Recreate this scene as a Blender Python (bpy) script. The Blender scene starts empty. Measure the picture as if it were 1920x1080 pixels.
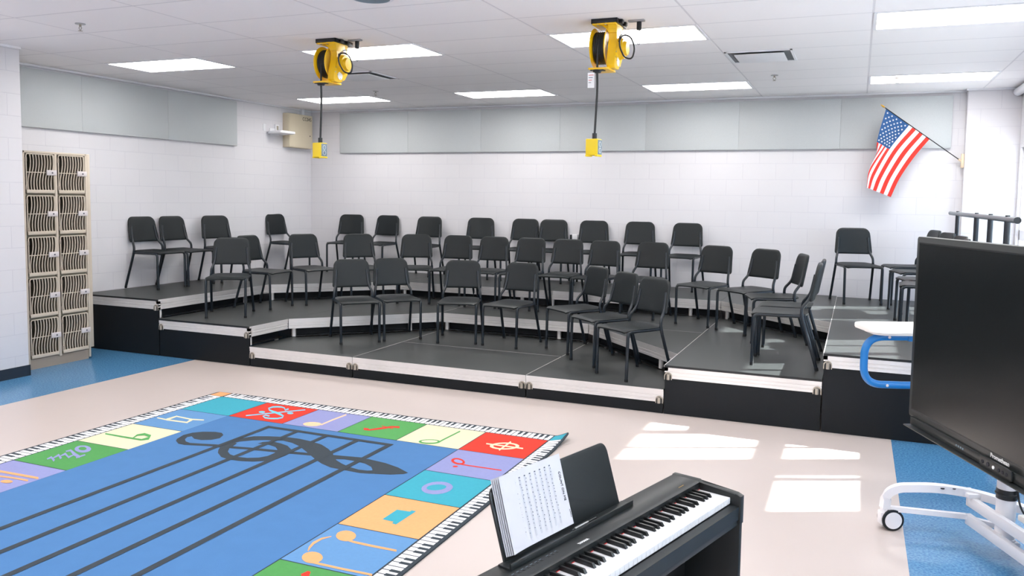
import bpy, bmesh, math, random
from mathutils import Vector, Matrix
R = math.radians
PI = math.pi
random.seed(7)
SC = bpy.context.scene
COL = SC.collection

# ------------------------------------------------------------------ camera, world, sun, lamps, exposure
cam_d = bpy.data.cameras.new('camera'); cam = bpy.data.objects.new('camera', cam_d); COL.objects.link(cam)
CAMH = 1.7549
rx = Vector((0.926213, 0.376705, 0.014956)); uy = Vector((-0.041934, 0.063518, 0.997099)); fz = Vector((-0.374662, 0.924153, -0.074628))
m = Matrix((( rx.x, uy.x, -fz.x, 0), (rx.y, uy.y, -fz.y, 0), (rx.z, uy.z, -fz.z, CAMH), (0, 0, 0, 1)))
cam.matrix_world = m
cam_d.sensor_width = 36; cam_d.lens = 1520.046 * 36 / 1920
cam_d.shift_x = -30.167 / 1920; cam_d.shift_y = -54.788 / 1920
cam_d.clip_start = 0.05; cam_d.clip_end = 200
SC.camera = cam
SC.view_settings.view_transform = 'Standard'; SC.view_settings.look = 'None'
SC.view_settings.exposure = 1.25; SC.view_settings.gamma = 1; SC.view_settings.use_curve_mapping = False
w = bpy.data.worlds.new('world'); SC.world = w; w.use_nodes = True
w.node_tree.nodes['Background'].inputs[0].default_value = (0.42, 0.68, 1.0, 1)
w.node_tree.nodes['Background'].inputs[1].default_value = 3.0
sd = bpy.data.lights.new('sun', 'SUN'); sd.energy = 22.0; sd.angle = R(0.8); sd.color = (1, 0.97, 0.92)
so = bpy.data.objects.new('sun', sd); COL.objects.link(so); so.location = (8, 12, 8)
so.rotation_euler = Vector((-1.56, -0.72, -1.0)).to_track_quat('-Z', 'Y').to_euler()
PANEL_E = 7.0
H = 3.0754
X0, Y0, LW, LD = -7.2469, 6.2371, 1.1616, 0.5553
PX, PY = 2.4384, 3.048
# the same recessed panels over the half of the room behind the camera
for j in (-1, -2, -3):
    for i in range(4):
        ad = bpy.data.lights.new('ceiling_lamp', 'AREA'); ad.shape = 'RECTANGLE'; ad.size = LW; ad.size_y = LD
        ad.energy = PANEL_E * LW * LD * PI; ad.color = (1, 0.985, 0.97)
        ao = bpy.data.objects.new('ceiling_lamp', ad); COL.objects.link(ao)
        ao.location = (X0 + i * PX + LW / 2, Y0 + j * PY + LD / 2, H - 0.012)

# ------------------------------------------------------------------ materials
def s2l(c):
    return tuple(((v / 255) / 12.92 if v / 255 <= 0.04045 else ((v / 255 + 0.055) / 1.055) ** 2.4) for v in c)
MATS = {}
def mat(name, rgb, rough=0.5, metal=0.0, spec=0.5, emit=None, noise=None, bump=None, trans=0.0, coat=0.0):
    """rgb is an sRGB 0..255 triple; noise=(scale, amount) mottles the colour; bump=(scale, strength)"""
    M = bpy.data.materials.new(name); M.use_nodes = True; nt = M.node_tree; b = nt.nodes['Principled BSDF']
    c = s2l(rgb) + (1,)
    b.inputs['Base Color'].default_value = c; b.inputs['Roughness'].default_value = rough
    b.inputs['Metallic'].default_value = metal; b.inputs['Specular IOR Level'].default_value = spec
    if coat: b.inputs['Coat Weight'].default_value = coat
    if trans: b.inputs['Transmission Weight'].default_value = trans
    if emit:
        b.inputs['Emission Color'].default_value = s2l(emit[0]) + (1,); b.inputs['Emission Strength'].default_value = emit[1]
    tc = nt.nodes.new('ShaderNodeTexCoord')
    if noise:
        n = nt.nodes.new('ShaderNodeTexNoise'); n.inputs['Scale'].default_value = noise[0]; n.inputs['Detail'].default_value = 3
        nt.links.new(tc.outputs['Object'], n.inputs['Vector'])
        mx = nt.nodes.new('ShaderNodeMix'); mx.data_type = 'RGBA'
        k = noise[1]
        mx.inputs[6].default_value = tuple(max(0, v * (1 - k)) for v in c[:3]) + (1,)
        mx.inputs[7].default_value = tuple(min(1, v * (1 + k)) for v in c[:3]) + (1,)
        nt.links.new(n.outputs['Fac'], mx.inputs[0]); nt.links.new(mx.outputs[2], b.inputs['Base Color'])
    if bump:
        n = nt.nodes.new('ShaderNodeTexNoise'); n.inputs['Scale'].default_value = bump[0]; n.inputs['Detail'].default_value = 2
        nt.links.new(tc.outputs['Object'], n.inputs['Vector'])
        bp = nt.nodes.new('ShaderNodeBump'); bp.inputs['Strength'].default_value = bump[1]; bp.inputs['Distance'].default_value = 0.002
        nt.links.new(n.outputs['Fac'], bp.inputs['Height']); nt.links.new(bp.outputs['Normal'], b.inputs['Normal'])
    MATS[name] = M
    return M

def grid_mat(name, rgb, line, axes, off, bw, bh, mortar, offset, rough, bumpd, fine=None):
    """painted block wall / ceiling tile: a brick pattern in world metres; axes picks the two coordinates"""
    M = mat(name, rgb, rough); nt = M.node_tree; b = nt.nodes['Principled BSDF']
    g = nt.nodes.new('ShaderNodeNewGeometry'); sp = nt.nodes.new('ShaderNodeSeparateXYZ'); cb = nt.nodes.new('ShaderNodeCombineXYZ')
    nt.links.new(g.outputs['Position'], sp.inputs[0])
    for k in (0, 1):
        ma = nt.nodes.new('ShaderNodeMath'); ma.operation = 'ADD'; ma.inputs[1].default_value = off[k]
        nt.links.new(sp.outputs[axes[k]], ma.inputs[0]); nt.links.new(ma.outputs[0], cb.inputs[k])
    br = nt.nodes.new('ShaderNodeTexBrick'); br.offset = offset; br.squash = 1.0
    br.inputs['Scale'].default_value = 1; br.inputs['Mortar Size'].default_value = mortar; br.inputs['Mortar Smooth'].default_value = 0.3
    br.inputs['Brick Width'].default_value = bw; br.inputs['Row Height'].default_value = bh
    br.inputs['Color1'].default_value = s2l(rgb) + (1,); br.inputs['Color2'].default_value = s2l(tuple(v - 1.5 for v in rgb)) + (1,)
    br.inputs['Mortar'].default_value = s2l(line) + (1,)
    nt.links.new(cb.outputs[0], br.inputs['Vector']); nt.links.new(br.outputs['Color'], b.inputs['Base Color'])
    iv = nt.nodes.new('ShaderNodeMath'); iv.operation = 'SUBTRACT'; iv.inputs[0].default_value = 1; nt.links.new(br.outputs['Fac'], iv.inputs[1])
    hsrc = iv.outputs[0]
    if fine:
        n = nt.nodes.new('ShaderNodeTexNoise'); n.inputs['Scale'].default_value = fine[0]; nt.links.new(g.outputs['Position'], n.inputs['Vector'])
        ad = nt.nodes.new('ShaderNodeMath'); ad.operation = 'MULTIPLY_ADD'; ad.inputs[1].default_value = fine[1]
        nt.links.new(n.outputs['Fac'], ad.inputs[0]); nt.links.new(hsrc, ad.inputs[2]); hsrc = ad.outputs[0]
    bp = nt.nodes.new('ShaderNodeBump'); bp.inputs['Strength'].default_value = 0.6; bp.inputs['Distance'].default_value = bumpd
    nt.links.new(hsrc, bp.inputs['Height']); nt.links.new(bp.outputs['Normal'], b.inputs['Normal'])
    return M
WALLC = (214, 212, 216)
grid_mat('block_wall_y', WALLC, (203, 201, 207), (0, 2), (8.1, 0), .4064, .2032, .003, .5, .55, .0012)
grid_mat('block_wall_x', WALLC, (203, 201, 207), (1, 2), (4.0, 0), .4064, .2032, .003, .5, .55, .0012)
grid_mat('ceiling_tile', (247, 244, 245), (224, 221, 224), (0, 1), (7.276 + 12.192, -6.210 + 12.192), 1.2192, .6096, .009, 0, .9, .002, fine=(60, .4))
mat('floor_beige', (188, 176, 171), .34, spec=.4, noise=(3, .02))
def speckle(name, rgb, rough, spots):
    M = mat(name, rgb, rough); nt = M.node_tree; b = nt.nodes['Principled BSDF']
    g = nt.nodes.new('ShaderNodeNewGeometry'); n = nt.nodes.new('ShaderNodeTexNoise'); n.inputs['Scale'].default_value = 75; n.inputs['Detail'].default_value = 4
    cr = nt.nodes.new('ShaderNodeValToRGB'); cr.color_ramp.elements[0].position = .35; cr.color_ramp.elements[1].position = .65
    cr.color_ramp.elements[0].color = s2l(spots[0]) + (1,); cr.color_ramp.elements[1].color = s2l(spots[1]) + (1,)
    nt.links.new(g.outputs['Position'], n.inputs['Vector']); nt.links.new(n.outputs['Fac'], cr.inputs[0]); nt.links.new(cr.outputs[0], b.inputs['Base Color'])
speckle('floor_blue', (78, 148, 200), .22, ((56, 108, 152), (88, 140, 178)))
mat('trim_white', (232, 232, 236), .5)
mat('base_black', (16, 30, 44), .5)
mat('acoustic', (186, 190, 192), .95, noise=(220, .10), bump=(300, .5))
mat('chair_plastic', (17, 24, 27), .46, spec=.35, noise=(14, .04), bump=(260, .25))
mat('chair_metal', (10, 22, 32), .35, spec=.5)
mat('rubber', (18, 20, 22), .8)
mat('riser_deck', (50, 53, 53), .40, noise=(120, .12), bump=(220, .3))
mat('deck_edge', (18, 22, 25), .5)
mat('aluminium', (226, 222, 220), .38, metal=.3, noise=(5, .10))
mat('socket', (170, 162, 150), .35, metal=.5)
mat('skirt_black', (10, 16, 21), .6, spec=.3, bump=(200, .15))
mat('taupe', (150, 138, 126), .5)
mat('taupe_light', (190, 178, 162), .5)
mat('locker_inside', (120, 114, 98), .7)
mat('latch_white', (200, 193, 193), .4)
mat('yellow', (238, 188, 10), .32)
mat('yellow_box', (232, 200, 24), .45)
mat('black', (16, 20, 24), .45)
mat('black_soft', (24, 26, 28), .6)
mat('white_label', (232, 232, 232), .5)
mat('face_grey', (118, 136, 148), .5)
mat('panel_light', (255, 255, 255), .5, emit=((255, 252, 248), PANEL_E))
mat('vent_dark', (90, 96, 100), .6)
mat('beige_box', (206, 194, 170), .5)
mat('steel', (170, 170, 172), .3, metal=.9)
mat('brass', (212, 160, 50), .35, metal=.6)
mat('wood_light', (224, 200, 172), .5)
mat('flag_red', (208, 34, 14), .7); mat('flag_white', (206, 205, 212), .7); mat('flag_blue', (8, 66, 116), .7)
mat('tv_frame', (26, 31, 32), .4)
mat('tv_screen', (6, 13, 15), .27, spec=.45)
mat('tv_chin', (30, 34, 35), .35)
mat('cart_white', (222, 219, 222), .4)
mat('cart_blue', (22, 108, 176), .4)
mat('tray_white', (236, 232, 228), .4)
mat('piano_black', (15, 20, 22), .42, bump=(400, .1))
mat('piano_dark', (12, 15, 18), .5)
mat('key_white', (205, 204, 206), .25)
mat('key_black', (14, 17, 19), .3)
mat('key_felt', (220, 30, 25), .8)
mat('paper', (186, 185, 191), .8)
mat('ink', (70, 70, 82), .8)
mat('ink_dark', (30, 30, 40), .8)
mat('rail_black', (20, 26, 34), .4)
mat('rail_grey', (96, 104, 110), .35, metal=.4)
for nm, c in dict(blue=(64, 112, 162), paleblue=(88, 134, 180), black=(44, 54, 62), red=(206, 46, 26), green=(76, 148, 78), cream=(208, 203, 172), lavender=(132, 136, 182),
                  teal=(48, 150, 168), orange=(222, 156, 104), peach=(244, 190, 150), aqua=(104, 186, 214), greenb=(70, 140, 72), white=(224, 224, 228)).items():
    mat('rug_' + nm, c, .95, noise=(9 if nm == 'blue' else 60, .07), bump=(350, .4))
# translucent roller shade cloth
S_ = bpy.data.materials.new('shade_cloth'); S_.use_nodes = True; nt = S_.node_tree; nt.nodes.clear()
o_ = nt.nodes.new('ShaderNodeOutputMaterial'); mx = nt.nodes.new('ShaderNodeMixShader'); tr = nt.nodes.new('ShaderNodeBsdfTranslucent'); df = nt.nodes.new('ShaderNodeBsdfDiffuse')
tr.inputs[0].default_value = (.86, .88, .9, 1); df.inputs[0].default_value = (.8, .8, .82, 1); mx.inputs[0].default_value = .6
nt.links.new(df.outputs[0], mx.inputs[1]); nt.links.new(tr.outputs[0], mx.inputs[2]); nt.links.new(mx.outputs[0], o_.inputs[0]); MATS['shade_cloth'] = S_
mat('concrete', (190, 186, 178), .9, noise=(2, .1))
# glass: a thin clear pane
G = bpy.data.materials.new('glass'); G.use_nodes = True; nt = G.node_tree; nt.nodes.clear()
o_ = nt.nodes.new('ShaderNodeOutputMaterial'); mx = nt.nodes.new('ShaderNodeMixShader'); tr = nt.nodes.new('ShaderNodeBsdfTransparent'); gl = nt.nodes.new('ShaderNodeBsdfGlossy')
gl.inputs['Roughness'].default_value = 0.02; mx.inputs[0].default_value = 0.08; tr.inputs[0].default_value = (.93, .96, .97, 1)
nt.links.new(tr.outputs[0], mx.inputs[1]); nt.links.new(gl.outputs[0], mx.inputs[2]); nt.links.new(mx.outputs[0], o_.inputs[0]); MATS['glass'] = G

# ------------------------------------------------------------------ mesh helpers
def fillet(pts, r, n=5, closed=False):
    pts = [Vector(p) for p in pts]; out = []
    N = len(pts)
    for i, p in enumerate(pts):
        if not closed and i in (0, N - 1): out.append(p); continue
        a = pts[(i - 1) % N] - p; b = pts[(i + 1) % N] - p
        rr = r[i] if isinstance(r, (list, tuple)) else r
        d = min(rr, a.length * .49, b.length * .49)
        if d < 1e-5: out.append(p); continue
        A = p + a.normalized() * d; B = p + b.normalized() * d
        for k in range(n + 1):
            t = k / n; out.append(A * (1 - t) ** 2 + p * 2 * t * (1 - t) + B * t * t)
    return out

class MB:
    def __init__(s): s.bm = bmesh.new(); s.mats = []
    def mi(s, m):
        if m not in s.mats: s.mats.append(m)
        return s.mats.index(m)
    def box(s, lo, hi, m, bev=0.0, xf=None, seg=2):
        b = bmesh.new(); bmesh.ops.create_cube(b, size=1)
        c = [(lo[i] + hi[i]) / 2 for i in range(3)]; z = [hi[i] - lo[i] for i in range(3)]
        for v in b.verts: v.co = Vector((c[0] + v.co.x * z[0], c[1] + v.co.y * z[1], c[2] + v.co.z * z[2]))
        if bev: bmesh.ops.bevel(b, geom=b.edges[:], offset=bev, segments=seg, profile=.5, affect='EDGES')
        s.merge(b, m, xf); return s
    def merge(s, b, m, xf=None):
        k = s.mi(m)
        if xf: bmesh.ops.transform(b, matrix=xf, verts=b.verts[:])
        mp = {v: s.bm.verts.new(v.co) for v in b.verts}
        for f in b.faces:
            try: nf = s.bm.faces.new([mp[v] for v in f.verts]); nf.material_index = k
            except ValueError: pass
        b.free()
    def tube(s, pts, r, m, seg=10, closed=False, cap=True, xf=None):
        pts = [Vector(p) for p in pts]; N = len(pts); k = s.mi(m); rings = []
        up = None
        for i, p in enumerate(pts):
            if closed: t = (pts[(i + 1) % N] - pts[(i - 1) % N])
            else: t = pts[min(i + 1, N - 1)] - pts[max(i - 1, 0)]
            t.normalize()
            if up is None:
                up = Vector((0, 0, 1)) if abs(t.z) < .9 else Vector((1, 0, 0))
            up = (up - t * up.dot(t)); up.normalize(); sd_ = t.cross(up)
            rr = r[i] if isinstance(r, (list, tuple)) else r
            ring = []
            for j in range(seg):
                a = 2 * PI * j / seg; q = p + (up * math.cos(a) + sd_ * math.sin(a)) * rr
                ring.append(s.bm.verts.new(xf @ q if xf else q))
            rings.append(ring)
        for i in range(N if closed else N - 1):
            A, B = rings[i], rings[(i + 1) % N]
            for j in range(seg):
                f = s.bm.faces.new([A[j], A[(j + 1) % seg], B[(j + 1) % seg], B[j]]); f.material_index = k
        if cap and not closed:
            f = s.bm.faces.new(rings[0][::-1]); f.material_index = k
            f = s.bm.faces.new(rings[-1]); f.material_index = k
        return s
    def cyl(s, a, b, r, m, seg=24, xf=None, r2=None):
        return s.tube([a, b], [r, r if r2 is None else r2], m, seg=seg, xf=xf)
    def bar(s, pts, wd, ht, m, xf=None):
        """rectangular section swept along a path in or near a horizontal plane"""
        pts = [Vector(p) for p in pts]; k = s.mi(m); rings = []
        for i, p in enumerate(pts):
            t = pts[min(i + 1, len(pts) - 1)] - pts[max(i - 1, 0)]; t.normalize()
            sd_ = t.cross(Vector((0, 0, 1)))
            if sd_.length < .2: sd_ = Vector((1, 0, 0)) if not rings else last
            sd_.normalize(); last = sd_; up = sd_.cross(t)
            ring = [s.bm.verts.new((xf @ q) if xf else q) for q in (p + sd_ * wd / 2 + up * ht / 2, p - sd_ * wd / 2 + up * ht / 2, p - sd_ * wd / 2 - up * ht / 2, p + sd_ * wd / 2 - up * ht / 2)]
            rings.append(ring)
        for A, B in zip(rings, rings[1:]):
            for j in range(4):
                f = s.bm.faces.new([A[j], A[(j + 1) % 4], B[(j + 1) % 4], B[j]]); f.material_index = k
        for rg in (rings[0][::-1], rings[-1]):
            f = s.bm.faces.new(rg); f.material_index = k
        return s
    def prism(s, poly, z0, z1, m, xf=None, bev=0.0, m_side=None):
        """2-D polygon (counter-clockwise) extruded in z; xf maps to place"""
        b = bmesh.new(); lo = [b.verts.new((x, y, z0)) for x, y in poly]; hi = [b.verts.new((x, y, z1)) for x, y in poly]
        ft = b.faces.new(hi); b.faces.new(lo[::-1]); n = len(poly)
        for i in range(n): b.faces.new([lo[i], lo[(i + 1) % n], hi[(i + 1) % n], hi[i]])
        if bev: bmesh.ops.bevel(b, geom=[e for e in b.edges if abs(e.verts[0].co.z - e.verts[1].co.z) < 1e-6], offset=bev, segments=2, profile=.5, affect='EDGES')
        bmesh.ops.recalc_face_normals(b, faces=b.faces[:])
        s.merge(b, m, xf); return s
    def face(s, pts, m, xf=None):
        k = s.mi(m); vs = [s.bm.verts.new((xf @ Vector(p)) if xf else Vector(p)) for p in pts]
        f = s.bm.faces.new(vs); f.material_index = k; return s
    def flat(s, poly, z, m):
        ar = sum(poly[i][0] * poly[(i + 1) % len(poly)][1] - poly[(i + 1) % len(poly)][0] * poly[i][1] for i in range(len(poly)))
        if ar < 0: poly = poly[::-1]
        return s.face([(x, y, z) for x, y in poly], m)
    def build(s, name, parent=None, smooth=True, angle=38, recalc=True, loc=None, rotz=None):
        if recalc: bmesh.ops.recalc_face_normals(s.bm, faces=s.bm.faces[:])
        if smooth:
            for f in s.bm.faces: f.smooth = True
            for e in s.bm.edges:
                if len(e.link_faces) == 2:
                    if e.calc_face_angle(0) > R(angle): e.smooth = False
                else: e.smooth = False
        me = bpy.data.meshes.new(name); s.bm.to_mesh(me); s.bm.free()
        for m_ in s.mats: me.materials.append(MATS[m_])
        o = bpy.data.objects.new(name, me); COL.objects.link(o)
        if parent: o.parent = parent
        if loc is not None: o.location = loc
        if rotz is not None: o.rotation_euler.z = rotz
        return o

def thing(name, label, cat, loc=(0, 0, 0), rotz=0, group=None):
    o = bpy.data.objects.new(name, None); COL.objects.link(o); o.location = loc; o.rotation_euler = (0, 0, rotz); o.empty_display_size = .1
    return tag(o, label, cat, group)
def tag(o, label, cat, group=None):
    o['label'] = label; o['category'] = cat
    if group: o['group'] = group
    return o
def struct(o): o['kind'] = 'structure'; return o
def dup(root, loc, rotz, label=None, group=None):
    r = root.copy(); COL.objects.link(r); r.location = loc; r.rotation_euler = (0, 0, rotz)
    if label: r['label'] = label
    if group: r['group'] = group
    for ch in list(root.children):
        c = ch.copy(); COL.objects.link(c); c.parent = r
        for g in list(ch.children):
            d = g.copy(); COL.objects.link(d); d.parent = c
    return r
def rounded(x0, y0, x1, y1, r, n=5):
    out = []
    for cx, cy, a0 in ((x1 - r, y1 - r, 0), (x0 + r, y1 - r, 90), (x0 + r, y0 + r, 180), (x1 - r, y0 + r, 270)):
        for k in range(n + 1):
            a = R(a0 + 90 * k / n); out.append((cx + r * math.cos(a), cy + r * math.sin(a)))
    return out
def text_obj(txt, size, m, parent, xf, name='lettering', extrude=0.0004, align='CENTER', bold=0.0):
    cu = bpy.data.curves.new('lettering_curve', 'FONT'); cu.body = txt; cu.size = size; cu.align_x = align; cu.align_y = 'CENTER'; cu.extrude = extrude; cu.offset = bold
    t = bpy.data.objects.new('lettering_tmp', cu); COL.objects.link(t)
    dg = bpy.context.evaluated_depsgraph_get(); me = bpy.data.meshes.new_from_object(t.evaluated_get(dg))
    bpy.data.objects.remove(t); me.transform(xf); me.materials.clear(); me.materials.append(MATS[m])
    o = bpy.data.objects.new(name, me); COL.objects.link(o)
    if parent: o.parent = parent
    return o

# ------------------------------------------------------------------ the room
XL, YB, XR, YN = -8.1, 10.72, 1.65, -4.0
# floor
b = MB()
for xa, xb, mm in ((XL - .1, -6.4223, 'floor_blue'), (-6.4223, .2975, 'floor_beige'), (.2975, XR + .1, 'floor_blue')):
    b.face([(xa, YN - .1, 0), (xb, YN - .1, 0), (xb, YB + .1, 0), (xa, YB + .1, 0)], mm)
struct(b.build('floor', recalc=False))
b = MB(); b.box((XL - .1, YN - .1, H), (XR + .15, YB + .1, H + .1), 'ceiling_tile'); struct(b.build('ceiling'))
b = MB(); b.box((XL - .15, YB, 0), (XR + .15, YB + .15, H), 'block_wall_y'); struct(b.build('wall_back'))
b = MB(); b.box((1.11, 10.58, 0), (XR, YB, H), 'block_wall_y', bev=.004); struct(b.build('wall_back'))
b = MB(); b.box((XL - .15, YN, 0), (XL, YB, H), 'block_wall_x'); struct(b.build('wall_left'))
b = MB(); b.box((XL, YN, 0), (-7.2495, 5.28, H), 'block_wall_x', bev=.006); struct(b.build('wall_left'))
b = MB(); b.box((XL - .15, YN - .15, 0), (XR + .15, YN, H), 'block_wall_y'); struct(b.build('wall_front'))
# right wall with window openings
WINS = [(-3.2, -.9, .90, 2.40), (-.7, 1.6, .90, 2.40), (1.8, 5.2, .90, 2.40), (5.61, 6.37, 1.00, 2.10), (6.63, 8.12, 1.00, 2.10), (8.70, 9.43, 1.00, 2.10), (9.72, 10.50, 1.00, 2.40)]  # the first three openings are unseen, added to bring daylight into the room
b = MB(); ys = [YN] + [v for w_ in WINS for v in w_[:2]] + [YB + .15]
for k in range(0, len(ys), 2): b.box((XR, ys[k], 0), (XR + .2, ys[k + 1], H), 'block_wall_x')
for y0, y1, z0, z1 in WINS:
    b.box((XR, y0, 0), (XR + .2, y1, z0), 'block_wall_x'); b.box((XR, y0, z1), (XR + .2, y1, H), 'block_wall_x')
struct(b.build('wall_right'))
for k, (y0, y1, z0, z1) in enumerate(WINS):
    b = MB(); e = .035; xa, xb = XR + .03, XR + .09
    b.box((xa, y0, z0), (xb, y0 + e, z1), 'trim_white'); b.box((xa, y1 - e, z0), (xb, y1, z1), 'trim_white')
    b.box((xa, y0, z0), (xb, y1, z0 + e), 'trim_white'); b.box((xa, y0, z1 - e), (xb, y1, z1), 'trim_white')
    b.box((xa, y0, 1.37), (xb, y1, 1.48), 'trim_white')
    if y1 - y0 > 1: b.box((xa, (y0 + y1) / 2 - .05, z0), (xb, (y0 + y1) / 2 + .05, z1), 'trim_white')
    b.box((XR - .02, y0 - .02, z0 - .03), (XR + .05, y1 + .02, z0), 'trim_white', bev=.003)
    wn = struct(b.build('window_%d' % (k + 1)))
    b = MB(); b.box((XR + .055, y0 + e, z0 + e), (XR + .061, y1 - e, z1 - e), 'glass'); b.build('pane', wn)
# cloth shades: three unseen, added to glow with daylight; one half down on the next window
for y0, y1, z0, z1, lab in ((-3.2, -.9, .88, 2.45, 'unseen white roller shade added to spread daylight, on the rearmost right window'), (-.7, 1.6, .88, 2.45, 'unseen white roller shade added to spread daylight, on the middle right window'),
                            (1.8, 5.2, .88, 2.45, 'unseen white roller shade added to spread daylight, on the widest right window'), (5.58, 6.40, 1.34, 2.15, 'white cloth roller shade half down on the narrow right window by the screen')):
    b = MB(); b.box((XR + .012, y0 + .002, z0), (XR + .013, y1 - .002, z1 - .06 if z0 < 1 else z1 - .06), 'shade_cloth')
    tag(b.build('window_shade'), lab, 'window shade')
b = MB(); b.face([(XR + .25, -40, -.15), (60, -40, -.15), (60, 60, -.15), (XR + .25, 60, -.15)], 'concrete'); struct(b.build('ground', recalc=False))  # unseen ground outside, added to bounce sunlight up through the windows
# roller shade housing high in the corner by the last window
b = MB(); b.cyl((XR - .05, 9.6, 3.02), (XR - .05, 10.56, 3.02), .045, 'trim_white', seg=20); b.box((XR - .1, 9.56, 2.96), (XR, 9.6, 3.07), 'trim_white', bev=.004)
tag(b.build('roller_shade'), 'white roller shade tube mounted at the ceiling above the far right window', 'window shade')
# baseboards, ceiling angle
b = MB(); b.box((-7.2495, YN, 0), (-7.243, 5.285, .102), 'base_black'); b.box((-7.2495, 5.28, 0), (-7.243, 5.29, .102), 'base_black'); struct(b.build('baseboard_left'))
b = MB(); b.box((XR - .006, YN, 0), (XR, 10.58, .102), 'base_black'); struct(b.build('baseboard_right'))
b = MB()
b.box((XL, YB - .022, H - .02), (1.11, YB, H), 'trim_white'); b.box((XL, 5.28, H - .02), (XL + .022, YB, H), 'trim_white')
b.box((-7.25, YN, H - .02), (-7.228, 5.28, H), 'trim_white'); b.box((1.09, 10.56, H - .02), (XR, 10.58, H), 'trim_white')
struct(b.build('trim_1'))

# ------------------------------------------------------------------ ceiling fittings
rowname = {0: 'nearer row', 1: 'far row by the back wall'}
LL = {(0, 0): 'bright recessed ceiling panel light at far left, nearest the lockers',
      (1, 0): 'bright recessed ceiling panel light right behind the left yellow cord reel',
      (2, 0): 'bright recessed ceiling panel light behind the right yellow cord reel',
      (3, 0): 'largest bright ceiling panel light, cut by the top right of the picture',
      (0, 1): 'bright ceiling panel light in the far left corner above the beige wall box',
      (1, 1): 'bright far-row ceiling panel light between the two yellow cord reels',
      (2, 1): 'bright far-row ceiling panel light to the right of the right cord reel',
      (3, 1): 'bright far-row ceiling panel light nearest the flag'}
first = None
for (i, j), lab in LL.items():
    loc = (X0 + i * PX + LW / 2, Y0 + j * PY + LD / 2, H)
    if first is None:
        first = thing('ceiling_light', lab, 'ceiling light', loc, 0, 'recessed ceiling panel lights')
        b = MB(); hx, hy = LW / 2, LD / 2
        for lo, hi in (((-hx - .024, -hy - .024, -.006), (-hx, hy + .024, 0)), ((hx, -hy - .024, -.006), (hx + .024, hy + .024, 0)), ((-hx, -hy - .024, -.006), (hx, -hy, 0)), ((-hx, hy, -.006), (hx, hy + .024, 0))): b.box(lo, hi, 'trim_white')
        b.build('light_frame', first)
        b = MB(); b.box((-hx, -hy, -.003), (hx, hy, 0), 'panel_light'); b.build('diffuser', first)
    else: dup(first, loc, 0, lab)
def vent(x0, y0, lab):
    t = thing('ceiling_vent', lab, 'air vent', (x0 + .3048, y0 + .3048, H), 0, 'square ceiling air vents')
    b = MB(); h = .29
    for lo, hi in (((-h, -h, -.008), (-h + .02, h, 0)), ((h - .02, -h, -.008), (h, h, 0)), ((-h, -h, -.008), (h, -h + .02, 0)), ((-h, h - .02, -.008), (h, h, 0))): b.box(lo, hi, 'trim_white')
    b.build('vent_frame', t)
    b = MB(); b.box((-h + .02, -h + .02, -.003), (h - .02, h - .02, 0), 'vent_dark'); b.build('vent_throat', t)
    b = MB(); b.prism(rounded(-.215, -.215, .215, .215, .01, 2), -.022, -.012, 'trim_white', bev=.003); b.build('vent_plate', t)
vent(-5.447, 7.43, 'square ceiling air vent just right of the left cord reel')
vent(-1.18, 7.43, 'square ceiling air vent right of the right cord reel')
SPL = [((-5.75, 4.70), 'small fire sprinkler in the ceiling at the top left'), ((-5.72, 8.89), 'small fire sprinkler by the far left panel light'), ((-.87, 8.93), 'small fire sprinkler below the right ceiling vent'), ((.32, 9.45), 'small fire sprinkler at the edge of the panel light nearest the flag')]
first = None
for (x, y), lab in SPL:
    if first is None:
        first = thing('fire_sprinkler', lab, 'fire sprinkler', (x, y, H), 0, 'ceiling fire sprinklers')
        b = MB(); b.cyl((0, 0, -.006), (0, 0, 0), .038, 'steel'); b.build('escutcheon', first)
        b = MB(); b.cyl((0, 0, -.025), (0, 0, 0), .009, 'socket', seg=10)
        b.tube(fillet([(-.008, 0, -.022), (-.016, 0, -.035), (0, 0, -.055)], .01), .003, 'socket', seg=6); b.tube(fillet([(.008, 0, -.022), (.016, 0, -.035), (0, 0, -.055)], .01), .003, 'socket', seg=6)
        b.cyl((0, 0, -.058), (0, 0, -.055), .017, 'socket', seg=14); b.build('sprinkler_head', first)
    else: dup(first, (x, y, H), 0, lab)
t = thing('ceiling_speaker', 'round white ceiling speaker cut off by the top edge of the picture', 'speaker', (-3.06, 4.70, H))
b = MB(); b.cyl((0, 0, -.012), (0, 0, 0), .15, 'trim_white', seg=40, r2=.16); b.build('speaker_rim', t)
b = MB(); b.cyl((0, 0, -.016), (0, 0, -.012), .125, 'face_grey', seg=40); b.build('speaker_grille', t)

# ------------------------------------------------------------------ acoustic panels
def acoustic(lo, hi, lab, grp):
    b = MB(); b.box(lo, hi, 'acoustic', bev=.002); tag(b.build('acoustic_panel'), lab, 'acoustic panel', grp)
xs = [-7.52 + 1.2128 * k for k in range(8)]
BL = ['leftmost grey fabric acoustic panel on the back wall', 'grey acoustic panel on the back wall, second from the left corner', 'grey acoustic panel on the back wall, left of the right cord reel box',
      'grey acoustic panel on the back wall right behind the hanging right outlet box', 'grey acoustic panel on the back wall, third from the flag end', 'grey acoustic panel on the back wall just left of the flag', 'rightmost grey acoustic panel, partly behind the flag']
for k in range(7): acoustic((xs[k] + .0006, YB - .045, 2.41), (xs[k + 1] - .0006, YB, 3.02), BL[k], 'acoustic panels on the back wall')
yl = [5.36, 6.58, 7.80, 9.02]
LB = ['grey acoustic panel on the left wall, nearest, above the lockers', 'middle grey acoustic panel on the left wall', 'farthest grey acoustic panel on the left wall, left of the white wall unit']
for k in range(3): acoustic((XL, yl[k] + .0006, 2.42), (XL + .045, yl[k + 1] - .0006, 3.03), LB[k], 'acoustic panels on the left wall')

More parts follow.
